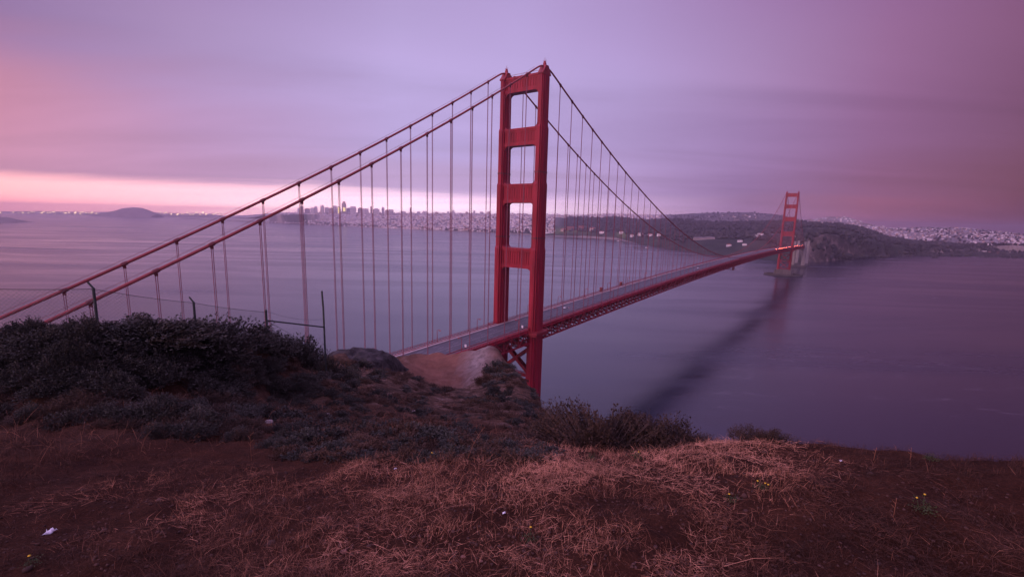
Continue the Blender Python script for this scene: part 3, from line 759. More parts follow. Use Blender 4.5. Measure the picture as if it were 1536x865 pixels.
for i in range(len(ST) - 1):
    y = ST[i]; z = zdeck(y)
    fb.box((0, y, z - 2.0), (2 * HB - .8, 0.5, 1.8)); fb.bar((-HB + .4, y, z - 3.4), (0, y, z - 7.6), 0.35); fb.bar((HB - .4, y, z - 3.4), (0, y + .02, z - 7.6), 0.35)
    y2 = ST[i + 1]; z2 = zdeck(y2)
    for x in (-8.4, -4.2, 0, 4.2, 8.4): fb.bar((x, y + .3, z - 1.6), (x, y2 - .3, z2 - 1.6), 0.4, 1.2)
    for x in (-9, -3.2, 3.2, 9): lb.bar((x, y + .3, z - 7.7), (x, y2 - .3, z2 - 7.7), 0.9, 0.5)
    fb.bar((-HB + .5, y + .1, z - 5.4), (HB - .5, y + .1, z - 5.4), 0.5, 0.7)
    lb.bar((-HB + .4, y, z - 8.2), (HB - .4, y + .03, z - 8.2), 0.6)
    sg = 1 if i % 2 else -1
    lb.bar((-sg * (HB - .4), y, z - 8.15), (0, y2, z2 - 8.15), 0.4); lb.bar((sg * (HB - .4), y, z - 8.15), (0, y2, z2 - 8.15), 0.4)
fb.build('floor_beams', M['red_dark'], deck)
lb.build('lateral_bracing', M['red_dark'], deck)

# --- main cables and suspenders
def cable(s):
    ys = list(np.arange(Y0, -12, 7.62)) + list(np.arange(-12, 12.1, 1.5)) + list(np.arange(18, 1264, 7.62)) + list(np.arange(1268, 1292.1, 1.5)) + list(np.arange(1298, 1624, 7.62))
    root = MB(); root.tube([(s * HB, y, zcable(y)) for y in ys], 0.50, 8)
    o = root.build('main_cable', M['cable'], None, BW(0, 0), BR)
    for dx in (-0.45, 0.45):
        h = MB(); h.tube([(s * HB + dx, y, zcable(y) + 1.35) for y in ys if -330 < y < -10], 0.028, 4)
        for y in np.arange(-12.2, -330, -15.24):
            pass
        h.build('hand_rope', M['band'], o)
    return o
cw = cable(1); tag(cw, 'nearer thick red main cable, lower of the two slanting down at the left', 'cable')
ce = cable(-1); tag(ce, 'farther thick red main cable, upper of the two slanting down at the left', 'cable')
ORD = ['first', 'second', 'third', 'fourth', 'fifth', 'sixth', 'seventh', 'eighth', 'ninth', 'tenth', 'eleventh', 'twelfth', 'thirteenth', 'fourteenth', 'fifteenth', 'sixteenth', 'seventeenth', 'eighteenth']
def suspender(s, y, parts, label, group):
    zt, zb = zcable(y), zdeck(y) - 0.6; loc = BW(s * HB, y, zb)
    dy = 0.24; slope = (zcable(y + 1) - zcable(y - 1)) / 2
    if parts:
        root = empty('suspender', loc, BR)
        for k in (-1, 1):
            m = MB(); m.bar((0, k * dy, 0), (0, k * dy, zt - zb - 0.2), 0.16); m.build('rope', M['rope'], root)
        m = MB(); d = 0.85
        m.tube([(0, -d, zt - zb - slope * d), (0, -d * .7, zt - zb - slope * d * .7), (0, d * .7, zt - zb + slope * d * .7), (0, d, zt - zb + slope * d)], 0.68, 8, taper=[.85, 1, 1, .85])
        m.box((0, 0, zt - zb - 1.0), (0.5, 0.85, 0.9))
        m.build('cable_band', M['band'], root)
    else:
        m = MB()
        for k in (-1, 1): m.bar((0, k * dy, 0), (0, k * dy, zt - zb - 0.2), 0.16)
        if abs(y) < 700:
            d = 0.8; m.tube([(0, -d, zt - zb - slope * d), (0, d, zt - zb + slope * d)], 0.66, 6)
        root = m.build('suspender', M['rope'], None, loc, BR)
    tag(root, label, 'suspender cable', group); return root
for s, nm in ((1, 'nearer'), (-1, 'farther')):
    for i in range(15):
        suspender(s, -17.63 - 15.24 * i, True, f'thin red suspender hanging from the {nm} main cable, {ORD[i]} one left of the big tower', f'suspenders of the {nm} cable left of the big tower')
    n_main = int((1280 - 18.49 * 2) / 15.24)
    for i in range(n_main + 1):
        y = 18.49 + 15.24 * i
        if y > 1264: break
        if i < 18: lb_ = f'thin red suspender hanging from the {nm} main cable, {ORD[i]} one right of the big tower'
        else: lb_ = f'short distant suspender of the {nm} cable, among those packed close near mid span and beyond'
        suspender(s, y, i < 8, lb_, f'suspenders of the {nm} cable right of the big tower' if i < 18 else f'packed distant suspenders of the {nm} cable')
    for i in range(18):
        y = 1298 + 15.24 * i
        suspender(s, y, False, f'faint suspender of the {nm} cable beyond the far tower', f'suspenders of the {nm} cable beyond the far tower')

# --- things on the bridge
def lamp_post(x, y, label, group, hgt=8.0):
    s = 1 if x > 0 else -1
    root = empty('street_lamp', BW(x, y, zdeck(y) + 0.33), BR)
    m = MB(); m.tube([(0, 0, 0), (0, 0, hgt - .6), (-s * .3, 0, hgt - .1), (-s * 1.9, 0, hgt)], 0.13, 6, taper=[1.4, 1, .9, .8]); m.build('pole', M['red_dark'], root)
    m = MB(); m.box((-s * 2.2, 0, hgt - .1), (1.0, 0.5, 0.36)); m.box((-s * 2.2, 0, hgt - .36), (.7, .36, .2)); m.build('lamp_head', M['lamp'], root)
    return tag(root, label, 'street lamp', group)
k = 0
LP = [-106, -61, -26, 30, 72, 117, 162, 208, 254, 300, 346, 392, 438, 484, 530]
for i, y in enumerate(LP):
    where = (ORD[2 - i] + ' one left of the big tower' if i < 3 else ORD[i - 3] + ' one right of the big tower')
    lamp_post(-12.4, y, 'slim red street lamp on the far sidewalk, ' + where, 'street lamps on the far sidewalk', 7.0)
for i, y in enumerate([-66, -14, 32, 78, 124, 170, 216]):
    where = (ORD[1 - i] + ' one left of the big near leg' if i < 2 else ORD[i - 2] + ' one right of the big near leg')
    lamp_post(10.4, y, 'slim red street lamp, near road edge, ' + where, 'street lamps on the near road edge', 7.0)

M['sign_white'] = mat('sign_white', (0.75, 0.72, 0.75), 0.6, 0.05)
for y, lab in ((-63, 'small white sign board low on the near road edge above the bare dirt knoll'), (-10, 'small white sign board just left of the big near tower leg')):
    root = empty('road_sign', BW(10.6, y, zdeck(y) + 0.33), BR)
    m = MB(); m.box((0, 0, 1.1), (0.12, 0.12, 2.2)); m.build('post', M['galv'], root)
    m = MB(); m.box((0.02, -0.12, 2.3), (1.1, 0.1, 1.5)); m.box((0.02, -0.06, 2.3), (1.2, 0.04, 1.6)); m.build('sign_board', M['sign_white'], root)
    tag(root, lab, 'road sign')
for y, lab in ((152, 'dark red equipment cabinet on the far sidewalk rail, nearer of two'), (196, 'dark red equipment cabinet on the far sidewalk rail, farther of two')):
    root = empty('equipment_cabinet', BW(-13.9, y, zdeck(y) + 0.2), BR)
    m = MB(); m.box((0, 0, 1.7), (2.0, 2.6, 3.4)); m.build('body', M['band'], root)
    m = MB(); m.box((0, 0, 3.55), (2.4, 3.0, 0.3)); m.build('roof', M['red_dark'], root)
    tag(root, lab, 'cabinet', 'cabinets on the far sidewalk')
# maintenance traveller slung under the deck
root = empty('maintenance_traveller', BW(0, 560, zdeck(560) - 8.6), BR)
m = MB(); m.box((0, 0, -4.2), (29, 5, 0.5))
for x in (-14.4, 14.4):
    for y in (-2.2, 2.2): m.bar((x, y, 0.6), (x, y, -4.2), 0.4)
m.build('frame', M['band'], root)
m = MB(); m.box((14.4, 0, -2.6), (2.2, 6.0, 4.6)); m.build('cabin', M['band'], root)
tag(root, 'dark maintenance cradle slung under the deck near mid span', 'maintenance cradle')

def make_car(bodym):
    root = empty('car')
    m = MB(); prof = [(-2.25, .35), (2.2, .35), (2.25, .75), (1.15, .92), (-1.9, .98), (-2.25, .85)]
    m.extrude_x(prof, -.88, .88)
    m.build('body', bodym, root)
    m = MB(); m.extrude_x([(-1.75, .975), (1.05, .925), (.35, 1.45), (-1.15, 1.48)], -.74, .74); m.build('cabin', M['glass'], root)
    for x in (-.8, .8):
        for y in (-1.4, 1.4):
            m = MB(); m.extrude_x([(y + .33 * math.cos(t), .33 + .33 * math.sin(t)) for t in np.linspace(0, 2 * math.pi, 13)[:-1]], x - .11, x + .11); m.build('wheel', M['tyre'], root)
        m = MB(); m.box((x * .82, -2.28, .72), (.42, .1, .2)); m.build('tail_light', M['tail'], root)
    return root
M['car_grey'] = mat('car_paint_grey', (0.25, 0.24, 0.26), 0.3, 0.05); M['car_white'] = mat('car_paint_white', (0.75, 0.74, 0.76), 0.3, 0.03)
car0 = make_car(M['car_grey'])
first = True
k = 0
for lane in (3.1, 6.2, 8.0):
    for i in range(16):
        y = 1060 + i * 35 + RNG.uniform(-14, 14) + lane * 4
        o = car0 if first else copy_tree(car0); first = False
        o.location = BW(lane, y, zdeck(y) + 0.01); o.rotation_euler = (0, 0, BR)
        o.name = 'car'
        tag(o, 'tiny far car with glowing red tail lights in the red streak by the far tower', 'car', 'cars with red tail lights far along the bridge')
wc = make_car(M['car_white'])
for i, (x, y, lab) in enumerate(((1.2, 410, 'small white car on the roadway well before mid span'), (-2.0, 66, 'small white car on the roadway just right of the big tower'))):
    o = wc if i == 0 else copy_tree(wc)
    o.location = BW(x, y, zdeck(y) + 0.01); o.rotation_euler = (0, 0, BR + math.pi); o.name = 'car'; tag(o, lab, 'car')

# --- concrete pylons beyond the far tower
def pylon(y, lab, w=1.0):
    root = empty('concrete_pylon', BW(0, y, 0), BR)
    for s in (-1, 1):
        m = MB(); X = s * 14.5
        m.prism([(X - 5, -7), (X + 5, -7), (X + 5, 7), (X - 5, 7)], -4, 66); m.prism([(X - 3.6, -5.2), (X + 3.6, -5.2), (X + 3.6, 5.2), (X - 3.6, 5.2)], 65.9, 84, scale_top=.92, c=(X, 0))
        for dx in (-2.2, 2.2): m.box((X + dx, -7.1, 36), (1.5, .9, 50))
        m.build('shaft', M['concrete'], root)
    m = MB(); m.box((0, 0, 60), (19, 8, 6)); m.build('cross_wall', M['concrete'], root)
    m = MB(); m.prism([(-24, -12), (24, -12), (24, 12), (-24, 12)], -5, 7); m.build('base', M['concrete_dark'], root)
    tag(root, lab, 'pylon', 'concrete bridge pylons')
pylon(1623, 'tall pale concrete pylon under the deck just behind the far tower')
pylon(1730, 'shorter pale concrete pylon at the foot of the cliff right of the far tower')

# ------------------------------------------------------------------ woods, houses, towers on the far shore
M['wood1'] = mat('far_tree_foliage', (0.026, 0.026, 0.025), 0.95, 0.4, 0.03); M['wood2'] = mat('far_tree_foliage_light', (0.048, 0.044, 0.038), 0.95, 0.4, 0.03)
ico = np.array([(0, 0, 1), (.894, 0, .447), (.276, .851, .447), (-.724, .526, .447), (-.724, -.526, .447), (.276, -.851, .447), (.724, .526, -.447), (-.276, .851, -.447), (-.894, 0, -.447), (-.276, -.851, -.447), (.724, -.526, -.447), (0, 0, -1)])
icof = np.array([(0, 1, 2), (0, 2, 3), (0, 3, 4), (0, 4, 5), (0, 5, 1), (1, 6, 2), (2, 7, 3), (3, 8, 4), (4, 9, 5), (5, 10, 1), (2, 6, 7), (3, 7, 8), (4, 8, 9), (5, 9, 10), (1, 10, 6), (6, 11, 7), (7, 11, 8), (8, 11, 9), (9, 11, 10), (10, 11, 6)])
def scatter_land(n, pa, pb, f0, f1, key=None, rng=RNG):
    """points on the peninsula between picture columns pa..pb; f: 0 shore, 1 ridge A, 2 ridge B, 3 ridge C"""
    s = rng.uniform(sx(pa), sx(pb), n); f = rng.uniform(f0, f1, n)
    ks = [np.interp(s, rows[:, 0], rows[:, k]) for k in (1, 2, 4, 6)]
    fi = np.clip(f.astype(int), 0, 2); fr = f - fi
    K = np.stack(ks); v = K[fi, np.arange(n)] * (1 - fr) + K[fi + 1, np.arange(n)] * fr
    u = s * v; return u, v, SFZ(u, v)
tp = []
for n, pa, pb, f0, f1 in ((5200, 850, 1190, 0.75, 2.08), (2600, 1185, 1400, 1.02, 2.05), (1700, 1385, 1620, 0.75, 2.15), (1000, 960, 1180, 0.45, 0.95), (160, 1190, 1340, 0.2, 0.95), (420, 430, 520, 0.35, 0.9), (500, 630, 850, 0.3, 0.95), (500, 820, 1000, 0.55, 1.0), (900, 1320, 1620, 2.02, 2.9), (160, 1430, 1620, 1.3, 2.2), (300, 430, 830, 1.1, 2.7), (500, 1000, 1180, 2.5, 3.0)):
    u, v, z = scatter_land(n, pa, pb, f0, f1)
    ok = (fbm(u / 260, v / 260, 3) + RNG.uniform(-.25, .25, n)) > (-0.14 if n > 1000 else 0.02)
    tp.append(np.stack([u, v, z], -1)[ok])
tp = np.concatenate(tp); nt_ = len(tp)
rad = RNG.uniform(6, 12, nt_); hh = RNG.uniform(8, 17, nt_)
jit = RNG.uniform(.75, 1.25, (nt_, 12, 1))
tv = tp[:, None] + np.array([0, 0, 1.0]) * (hh * .55)[:, None, None] + ico[None] * jit * np.stack([rad, rad, hh * .7], -1)[:, None]
tf = (icof[None] + (np.arange(nt_) * 12)[:, None, None]).reshape(-1, 3)
o = link('woodland', mesh_np('woodland', tv.reshape(-1, 3), [tf], [M['wood1'], M['wood2']], np.repeat((RNG.random(nt_) > .72).astype(int), 20)))
tag(o, 'dark blue green woodland covering the hills behind the far tower', 'woodland', kind='stuff')

HM = [M['wall_white'], M['wall_grey'], M['wall_tan'], M['roof_grey'], M['roof_red'], M['wall_brick']]
def house_mesh(w, d, h, wall, roof, pitched):
    m = MB(); m.box((0, 0, h / 2 - 1), (w, d, h + 2), mi=0)
    if pitched:
        m.add([(-w / 2 - .4, -d / 2 - .4, h), (w / 2 + .4, -d / 2 - .4, h), (w / 2 + .4, d / 2 + .4, h), (-w / 2 - .4, d / 2 + .4, h), (-w / 2 - .4, 0, h + w * .3), (w / 2 + .4, 0, h + w * .3)],
              [(0, 1, 5, 4), (2, 3, 4, 5), (1, 2, 5), (3, 0, 4), (3, 2, 1, 0)], 1)
    else:
        m.box((0, 0, h + .25), (w * .94, d * .94, .5), mi=1)
    me = m.mesh('house', [wall, roof]); return me
protos = [house_mesh(9, 16, 9, M['wall_white'], M['roof_grey'], 0), house_mesh(9, 14, 10, M['wall_white'], M['roof_red'], 1), house_mesh(12, 14, 11, M['wall_tan'], M['roof_grey'], 0),
          house_mesh(14, 18, 13, M['wall_grey'], M['roof_grey'], 0), house_mesh(9, 14, 9, M['wall_tan'], M['roof_red'], 1), house_mesh(16, 20, 16, M['wall_white'], M['roof_grey'], 0)]
protos += [house_mesh(10, 15, 9, M['wall_dim'], M['roof_grey'], 0), house_mesh(9, 14, 9, M['wall_dim'], M['roof_red'], 1), house_mesh(13, 16, 11, M['wall_grey'], M['roof_grey'], 0)]
HM.append(M['wall_dim'])
hp = []
for n, pa, pb, f0, f1, zone in ((2700, 460, 830, 1.0, 3.0, 0), (650, 560, 830, 0.35, 1.0, 0), (420, 800, 990, 2.0, 3.0, 0), (220, 400, 480, 1.2, 3.0, 0), (50, 1060, 1150, 2.4, 2.8, 1), (420, 1180, 1330, 2.3, 3.0, 1), (1100, 1318, 1600, 2.04, 2.95, 1), (50, 1440, 1600, 1.6, 1.95, 1)):
    u, v, z = scatter_land(n, pa, pb, f0, f1)
    if zone == 1:   # rows of terraced streets
        step = 62.0; v = np.round(v / step) * step + RNG.uniform(-5, 5, n); z = SFZ(u, v)
    hp += [(a, b, c, zone) for a, b, c in zip(u, v, z)]
hp = np.array(hp); dist = np.hypot(hp[:, 0], hp[:, 1]); order = np.argsort(dist)
NH = 230; rest = MB()
for rank, i in enumerate(order):
    u, v, z, zone = hp[i]; k = int(RNG.choice(6, p=[.3, .17, .17, .14, .1, .12])) if zone == 0 else int(RNG.choice([6, 7, 8, 4, 3], p=[.42, .22, .16, .1, .1])); rz = (0.35 if zone == 0 else -0.5) + RNG.choice([0, math.pi / 2]) + RNG.normal(0, .04)
    if rank < NH:
        o = link('house', protos[k], None, (u, v, z), rz)
        if zone == 0: tag(o, 'one of the tiny pale houses crowding the city slope across the water', 'house', 'city slope houses')
        else: tag(o, 'one of the tiny pale houses in street rows on the far right hillside', 'house', 'right hillside houses')
    else:
        me = protos[k]; ca, sa = math.cos(rz), math.sin(rz); sc = RNG.uniform(.85, 1.3)
        vs = [(u + (p.co.x * ca - p.co.y * sa) * sc, v + (p.co.x * sa + p.co.y * ca) * sc, z + p.co.z * sc) for p in me.vertices]
        idx = {0: (0, 3), 1: (0, 4), 2: (2, 3), 3: (1, 3), 4: (2, 4), 5: (0, 3), 6: (6, 3), 7: (6, 4), 8: (1, 3)}[k]
        b = len(rest.v); rest.v.extend(vs); rest.f.extend([tuple(j + b for j in p.vertices) for p in me.polygons]); rest.m.extend([idx[p.material_index] for p in me.polygons])
o = link('far_houses', rest.mesh('far_houses', HM, fix=False)); tag(o, 'mass of tiny pale houses covering the far city hills', 'houses', kind='stuff')

# waterfront and park buildings
WB = []
for px, f, w, d, h, wall, roof in ((455, .5, 60, 25, 12, 'wall_tan', 'roof_red'), (500, .55, 70, 30, 14, 'wall_tan', 'roof_red'), (602, .25, 80, 30, 12, 'wall_grey', 'roof_grey'), (640, .4, 50, 24, 13, 'wall_white', 'roof_red'), (700, .5, 60, 24, 14, 'wall_tan', 'roof_red'),
                                   (828, .5, 60, 26, 15, 'wall_white', 'roof_red'), (845, .6, 44, 22, 16, 'wall_tan', 'roof_red'), (856, .75, 60, 22, 22, 'wall_brick', 'roof_red'), (872, .8, 46, 22, 24, 'wall_brick', 'roof_red'), (889, .7, 50, 24, 18, 'wall_tan', 'roof_red'),
                                   (903, .5, 40, 20, 12, 'wall_white', 'roof_red'), (934, .6, 44, 20, 14, 'wall_white', 'roof_red'), (950, .5, 34, 18, 12, 'wall_white', 'roof_red'), (962, .62, 40, 20, 14, 'wall_white', 'roof_grey'), (976, .6, 28, 16, 11, 'wall_white', 'roof_red'), (990, .7, 30, 16, 12, 'wall_white', 'roof_grey'),
                                   (1054, .75, 80, 18, 9, 'wall_dim', 'roof_grey'), (1066, .82, 50, 16, 9, 'wall_dim', 'roof_grey'), (1096, .5, 20, 12, 8, 'wall_grey', 'roof_red'), (1112, .72, 22, 12, 8, 'wall_grey', 'roof_grey'), (1120, .55, 18, 10, 7, 'wall_grey', 'roof_grey'),
                                   (1136, 1.02, 34, 16, 16, 'wall_white', 'roof_grey'), (1142, 1.07, 26, 14, 15, 'wall_white', 'roof_grey'), (1150, 1.02, 40, 16, 12, 'wall_white', 'roof_grey'), (1160, 1.05, 30, 15, 12, 'wall_white', 'roof_grey'), (1190, 1.02, 24, 14, 10, 'wall_white', 'roof_grey')):
    s = sx(px); ks = [np.interp(s, rows[:, 0], rows[:, k]) for k in (1, 2, 4)]
    v = ks[0] + (ks[1] - ks[0]) * f if f <= 1 else ks[1] + (ks[2] - ks[1]) * (f - 1); u = s * v; z = float(SFZ(np.array([u]), np.array([v]))[0])
    root = empty('waterfront_building', (u, v, z), -math.atan(s) + RNG.uniform(-.3, .3))
    m = MB(); m.box((0, 0, h / 2 - 2), (w, d, h + 4)); wl = m.build('wall', M[wall], root)
    m = MB()
    for r_ in range(max(1, int(h / 5))):
        for q in range(int(w / 6)): m.box((-w / 2 + 3 + q * 6, -d / 2 - .05, 3 + r_ * 4.6), (2.2, .3, 2.2))
    m.build('window', M['glass'], wl)
    m = MB(); m.add([(-w / 2 - .8, -d / 2 - .8, h), (w / 2 + .8, -d / 2 - .8, h), (w / 2 + .8, d / 2 + .8, h), (-w / 2 - .8, d / 2 + .8, h), (-w / 2 + d * .3, 0, h + d * .28), (w / 2 - d * .3, 0, h + d * .28)], [(0, 1, 5, 4), (2, 3, 4, 5), (1, 2, 5), (3, 0, 4), (3, 2, 1, 0)]); m.build('roof', M[roof], root)
    if px < 760: l_, g_ = f'long low {wall.split("_")[1]} building on the city waterfront, left of the big tower', 'waterfront buildings left of the big tower'
    elif px < 1000: l_, g_ = f'{wall.split("_")[1]} walled building with {roof.split("_")[1]} roof by the green shore park right of the big tower', 'park buildings right of the big tower'
    elif f < 1: l_, g_ = f'small pale building below the woods above where the cables dip', 'small buildings above the cable dip'
    else: l_, g_ = f'small white building in the dark woods beside the far tower', 'white buildings in the woods'
    tag(root, l_, 'building', g_)

# downtown skyline
SKY = [(449, 311, 3), (454, 309, 5), (462, 312, 8), (470, 311, 6), (475, 308.5, 5), (482, 305, 2.5), (485, 307, 4), (491, 310, 6), (497, 311, 6), (503.5, 308, 5), (509, 309, 5), (517, 301.5, 7), (524, 311, 6), (530.5, 309, 9), (541, 311, 7), (547, 312, 5), (551, 312, 5), (557.5, 309, 3), (565, 312, 9), (575, 310, 4), (581, 314, 6), (587, 313.5, 7), (605, 316, 8), (616, 311, 2.6), (628, 316.5, 5), (637, 316, 6), (655, 317, 5), (672, 316, 3), (680, 314.5, 3), (700, 317, 4), (711, 315, 3.4), (722, 317, 5), (733, 316.5, 5)]
for i, (px, y, wpx) in enumerate(SKY):
    s = sx(px); ks = [np.interp(s, rows[:, 0], rows[:, k]) for k in (4, 6)]; v = ks[0] + (ks[1] - ks[0]) * (.55 + .4 * ((i * 7) % 5) / 5); u = s * v
    zg = float(SFZ(np.array([u]), np.array([v]))[0]) - 4; zt = at(px, y, v)[2]; h = max(30, zt - zg); w = wpx / F_PX * v * 0.92
    root = empty('city_tower', (u, v, zg), 0.35 if i % 3 else 0.1)
    wm = M[['wall_grey', 'wall_white', 'wall_tan'][i % 3]]
    m = MB(); d = w * .8
    if px == 482:
        m.prism([(-w / 2, -w / 2), (w / 2, -w / 2), (w / 2, w / 2), (-w / 2, w / 2)], 0, h, scale_top=.08)
    elif px == 517:
        m.prism([(-w / 2, -d / 2), (w / 2, -d / 2), (w / 2, d / 2), (-w / 2, d / 2)], 0, h * .82, scale_top=.95); m.prism([(w * .42 * math.cos(t), d * .42 * math.sin(t)) for t in np.linspace(0, 6.283, 13)[:-1]], h * .82 + .01, h, scale_top=.6)
    else:
        m.box((0, 0, h * .46), (w, d, h * .92))
        m.box((0, 0, h * .96 + .02), (w * (.9 if i % 2 else .6), d * (.9 if i % 2 else .6), h * .08))
    sh_ = m.build('shaft', wm, root)
    m = MB()
    if px != 482:
        for r_ in range(int(h * .86 / 14)): m.box((0, -d / 2 - .02, 8 + r_ * 14), (w * .9, 1.0, 5.5)); m.box((-w / 2 - .02, 0, 8 + r_ * 14), (1.0, d * .86, 5.5))
        m.build('window_band', M['window_pale'], sh_)
    if px in (509, 517):
        m = MB(); m.box((0, -d / 2 - .9, h * (.35 if px == 517 else .55)), (w * .5, .6, h * (.32 if px == 517 else .7))); m.build('glinting_window', M['gold'], root)
    g_ = 'downtown skyline towers' if px < 600 else 'lone hilltop towers'
    lab = {482: 'slender pointed tower in the downtown skyline', 517: 'tallest round topped tower in the downtown skyline with a golden glint', 509: 'pale downtown tower with bright golden glint, just left of the tallest',
           454: 'leftmost wide pale tower of the downtown skyline', 530.5: 'broad pale tower just right of the tallest downtown tower', 616: 'thin lone tower on the hill right of downtown'}.get(px)
    tag(root, lab or ('pale box shaped tower among the downtown skyline' if px < 600 else 'small pale apartment tower on the hill left of the big red tower'), 'tower block', g_)

# east shore lights and low buildings
m = MB(); ml2 = MB()
for k in range(260):
    px = RNG.uniform(-20, 150) if k < 170 else RNG.uniform(236, 335); v = 11900 + RNG.uniform(-250, 250); p = at(px, RNG.uniform(318.2, 320.6) + 0.005 * (px - 100), v)
    m.box((p[0], p[1], max(8, p[2])), (RNG.uniform(20, 70), 30, RNG.uniform(10, 24)), mi=int(RNG.integers(0, 3)))
    if RNG.random() < .55: ml2.box((p[0] + RNG.uniform(-40, 40), p[1] - 30, max(10, p[2] + RNG.uniform(-4, 22))), (26, 4, 12))
o = m.build('east_shore_buildings', [M['wall_white'], M['wall_grey'], M['wall_tan']]); tag(o, 'line of tiny buildings on the far shore at the left', 'buildings', kind='stuff')
o = ml2.build('east_shore_lights', M['city_lamp']); tag(o, 'row of warm twinkling lights along the far left shore', 'lights', kind='stuff')

# piers and sea rocks
def pier(px, py, px2, py2, lab, w=10):
    a, b = on_water(px, py), on_water(px2, py2); d = b - a; L_ = np.linalg.norm(d); ang = math.atan2(d[1], d[0]); c = (a + b) / 2
    root = empty('pier', (c[0], c[1], 0), ang)
    m = MB(); m.box((0, 0, 3.6), (L_, w, 1.0)); m.build('pier_deck', M['concrete_dark'], root)
    m = MB()
    for k in range(int(L_ / 14)): 
        for s in (-1, 1): m.box((-L_ / 2 + 7 + k * 14, s * w * .4, 1.0), (1.2, 1.2, 4.4))
    m.build('piling', M['concrete_dark'], root)
    m = MB(); m.box((L_ * .32, 0, 6.3), (L_ * .16, w * .7, 4.2)); m.build('shed', M['wall_grey'], root)
    tag(root, lab, 'pier')
pier(951, 372.2, 974, 372.8, 'long dark pier in the water by the green park shore', 14)
pier(914, 361.5, 930, 362.4, 'short dark pier left of the long one off the green park shore', 10)
pier(600, 342.0, 622, 343.4, 'dark pier sheds on the city waterfront left of the big tower', 30)
M['searock'] = mat('sea_rock', (0.035, 0.030, 0.030), 0.8, 0.4, 0.05, 1.5, 0.2)
def blob(r, sq, seed, sub=3):
    import bmesh
    bm = bmesh.new(); bmesh.ops.create_icosphere(bm, subdivisions=sub, radius=1.0)
    rg = np.random.default_rng(seed); o1 = rg.uniform(0, 50, 2)
    for v_ in bm.verts:
        k = 1 + 0.55 * float(fbm(np.array(v_.co.x * 1.4 + o1[0] + v_.co.z), np.array(v_.co.y * 1.4 + o1[1] - v_.co.z * .7), 4))
        v_.co = Vector((v_.co.x * r * k, v_.co.y * r * k * .7, v_.co.z * r * k * sq))
    me = bpy.data.meshes.new('rock'); bm.to_mesh(me); bm.free(); return me
for i, (px, py, r_, lab) in enumerate(((1402, 386.3, 17, 'dark sea rock standing alone off the right hand beach'), (1327, 385.8, 18, 'dark sea rock at the foot of the bare cliff, right end'), (1316, 388.0, 9, 'small low sea rock left of the cliff end rock'), (1272, 392.0, 14, 'low dark sea rock off the point right of the pylons'), (1362, 383.8, 12, 'low sea rock between the cliff end and the beach'))):
    p = on_water(px, py); me = blob(r_, .42, i + 3); me.materials.append(M['searock']); o = link('sea_rock', me, None, (p[0], p[1], 0.5), i * .9); tag(o, lab, 'rock', 'sea rocks off the cliff')

# ------------------------------------------------------------------ plants: prototypes as numpy arrays
def shrub_np(seed, shoots=260, leaves=11, up=0.5, leaf=0.035, spread=1.0, flat=0.6):
    rg = np.random.default_rng(seed)
    n = shoots
    ph = rg.uniform(0, 2 * np.pi, n); ct = rg.uniform(0.0, 1, n) ** 0.8; st = np.sqrt(1 - ct ** 2)
    lump = 1 + 0.28 * np.sin(ph * 2 + seed) + 0.2 * np.sin(ph * 5 + seed * 2)
    tip = np.stack([st * np.cos(ph) * lump, st * np.sin(ph) * lump, ct * flat * (1 + .25 * np.sin(ph * 3 + seed))], -1) * rg.uniform(.72, 1.05, (n, 1)) * spread
    d = tip / np.linalg.norm(tip, axis=1, keepdims=True); d = d + np.array([0, 0, up]) + rg.normal(0, .22, (n, 3)); d /= np.linalg.norm(d, axis=1, keepdims=True)
    ln = rg.uniform(.28, .5, n)
    t = rg.random((n, leaves)) 
    c = tip[:, None] - d[:, None] * (1 - t)[..., None] * ln[:, None, None] + rg.normal(0, .022, (n, leaves, 3))
    c[..., 2] = np.maximum(c[..., 2], 0.01)
    c = c.reshape(-1, 3); N = len(c)
    dd = np.repeat(d, leaves, 0) + rg.normal(0, .45, (N, 3)); dd /= np.linalg.norm(dd, axis=1, keepdims=True)
    sd = np.cross(dd, rg.normal(0, 1, (N, 3))); sd /= np.linalg.norm(sd, axis=1, keepdims=True)
    l = rg.uniform(.7, 1.5, (N, 1)) * leaf; w = l * .42
    v = np.stack([c - sd * w * .3, c + dd * l * .55 - sd * w, c + dd * l * 1.25, c + dd * l * .55 + sd * w], 1).reshape(-1, 3)
    f = np.arange(N * 4).reshape(-1, 4)
    # twigs: one thin ribbon per shoot from a root point
    rootp = tip * np.array([.16, .16, 0]) ; mid = (rootp + tip - d * ln[:, None] * .7) / 2 + rg.normal(0, .03, (n, 3)); mid[:, 2] = np.maximum(mid[:, 2], .04)
    sdt = np.cross(d, rg.normal(0, 1, (n, 3))); sdt /= np.linalg.norm(sdt, axis=1, keepdims=True); wt = .007
    tv_ = np.stack([rootp - sdt * wt, rootp + sdt * wt, mid + sdt * wt, mid - sdt * wt, tip + sdt * wt * .4, tip - sdt * wt * .4], 1).reshape(-1, 3)
    b = (np.arange(n) * 6)[:, None]; tf_ = np.concatenate([b + np.array([0, 1, 2, 3]), b + np.array([3, 2, 4, 5])])
    return v, f, tv_, tf_
M['leaf_dark'] = mat('coyote_brush_leaves', (0.042, 0.040, 0.034), 0.75, 0.6, 0.7)
M['leaf_green'] = mat('green_brush_leaves', (0.045, 0.058, 0.030), 0.75, 0.4, 1.3)
M['leaf_brown'] = mat('dry_brush_leaves', (0.050, 0.027, 0.019), 0.8, 0.5, 1.6)
M['leaf_grey'] = mat('sage_brush_leaves', (0.072, 0.040, 0.027), 0.8, 0.4, 1.3)
M['leaf_dry'] = mat('twiggy_dry_leaves', (0.055, 0.032, 0.022), 0.85, 0.5, 1.5)
M['twig'] = mat('twigs', (0.07, 0.048, 0.04), 0.9, 0.3, 3)
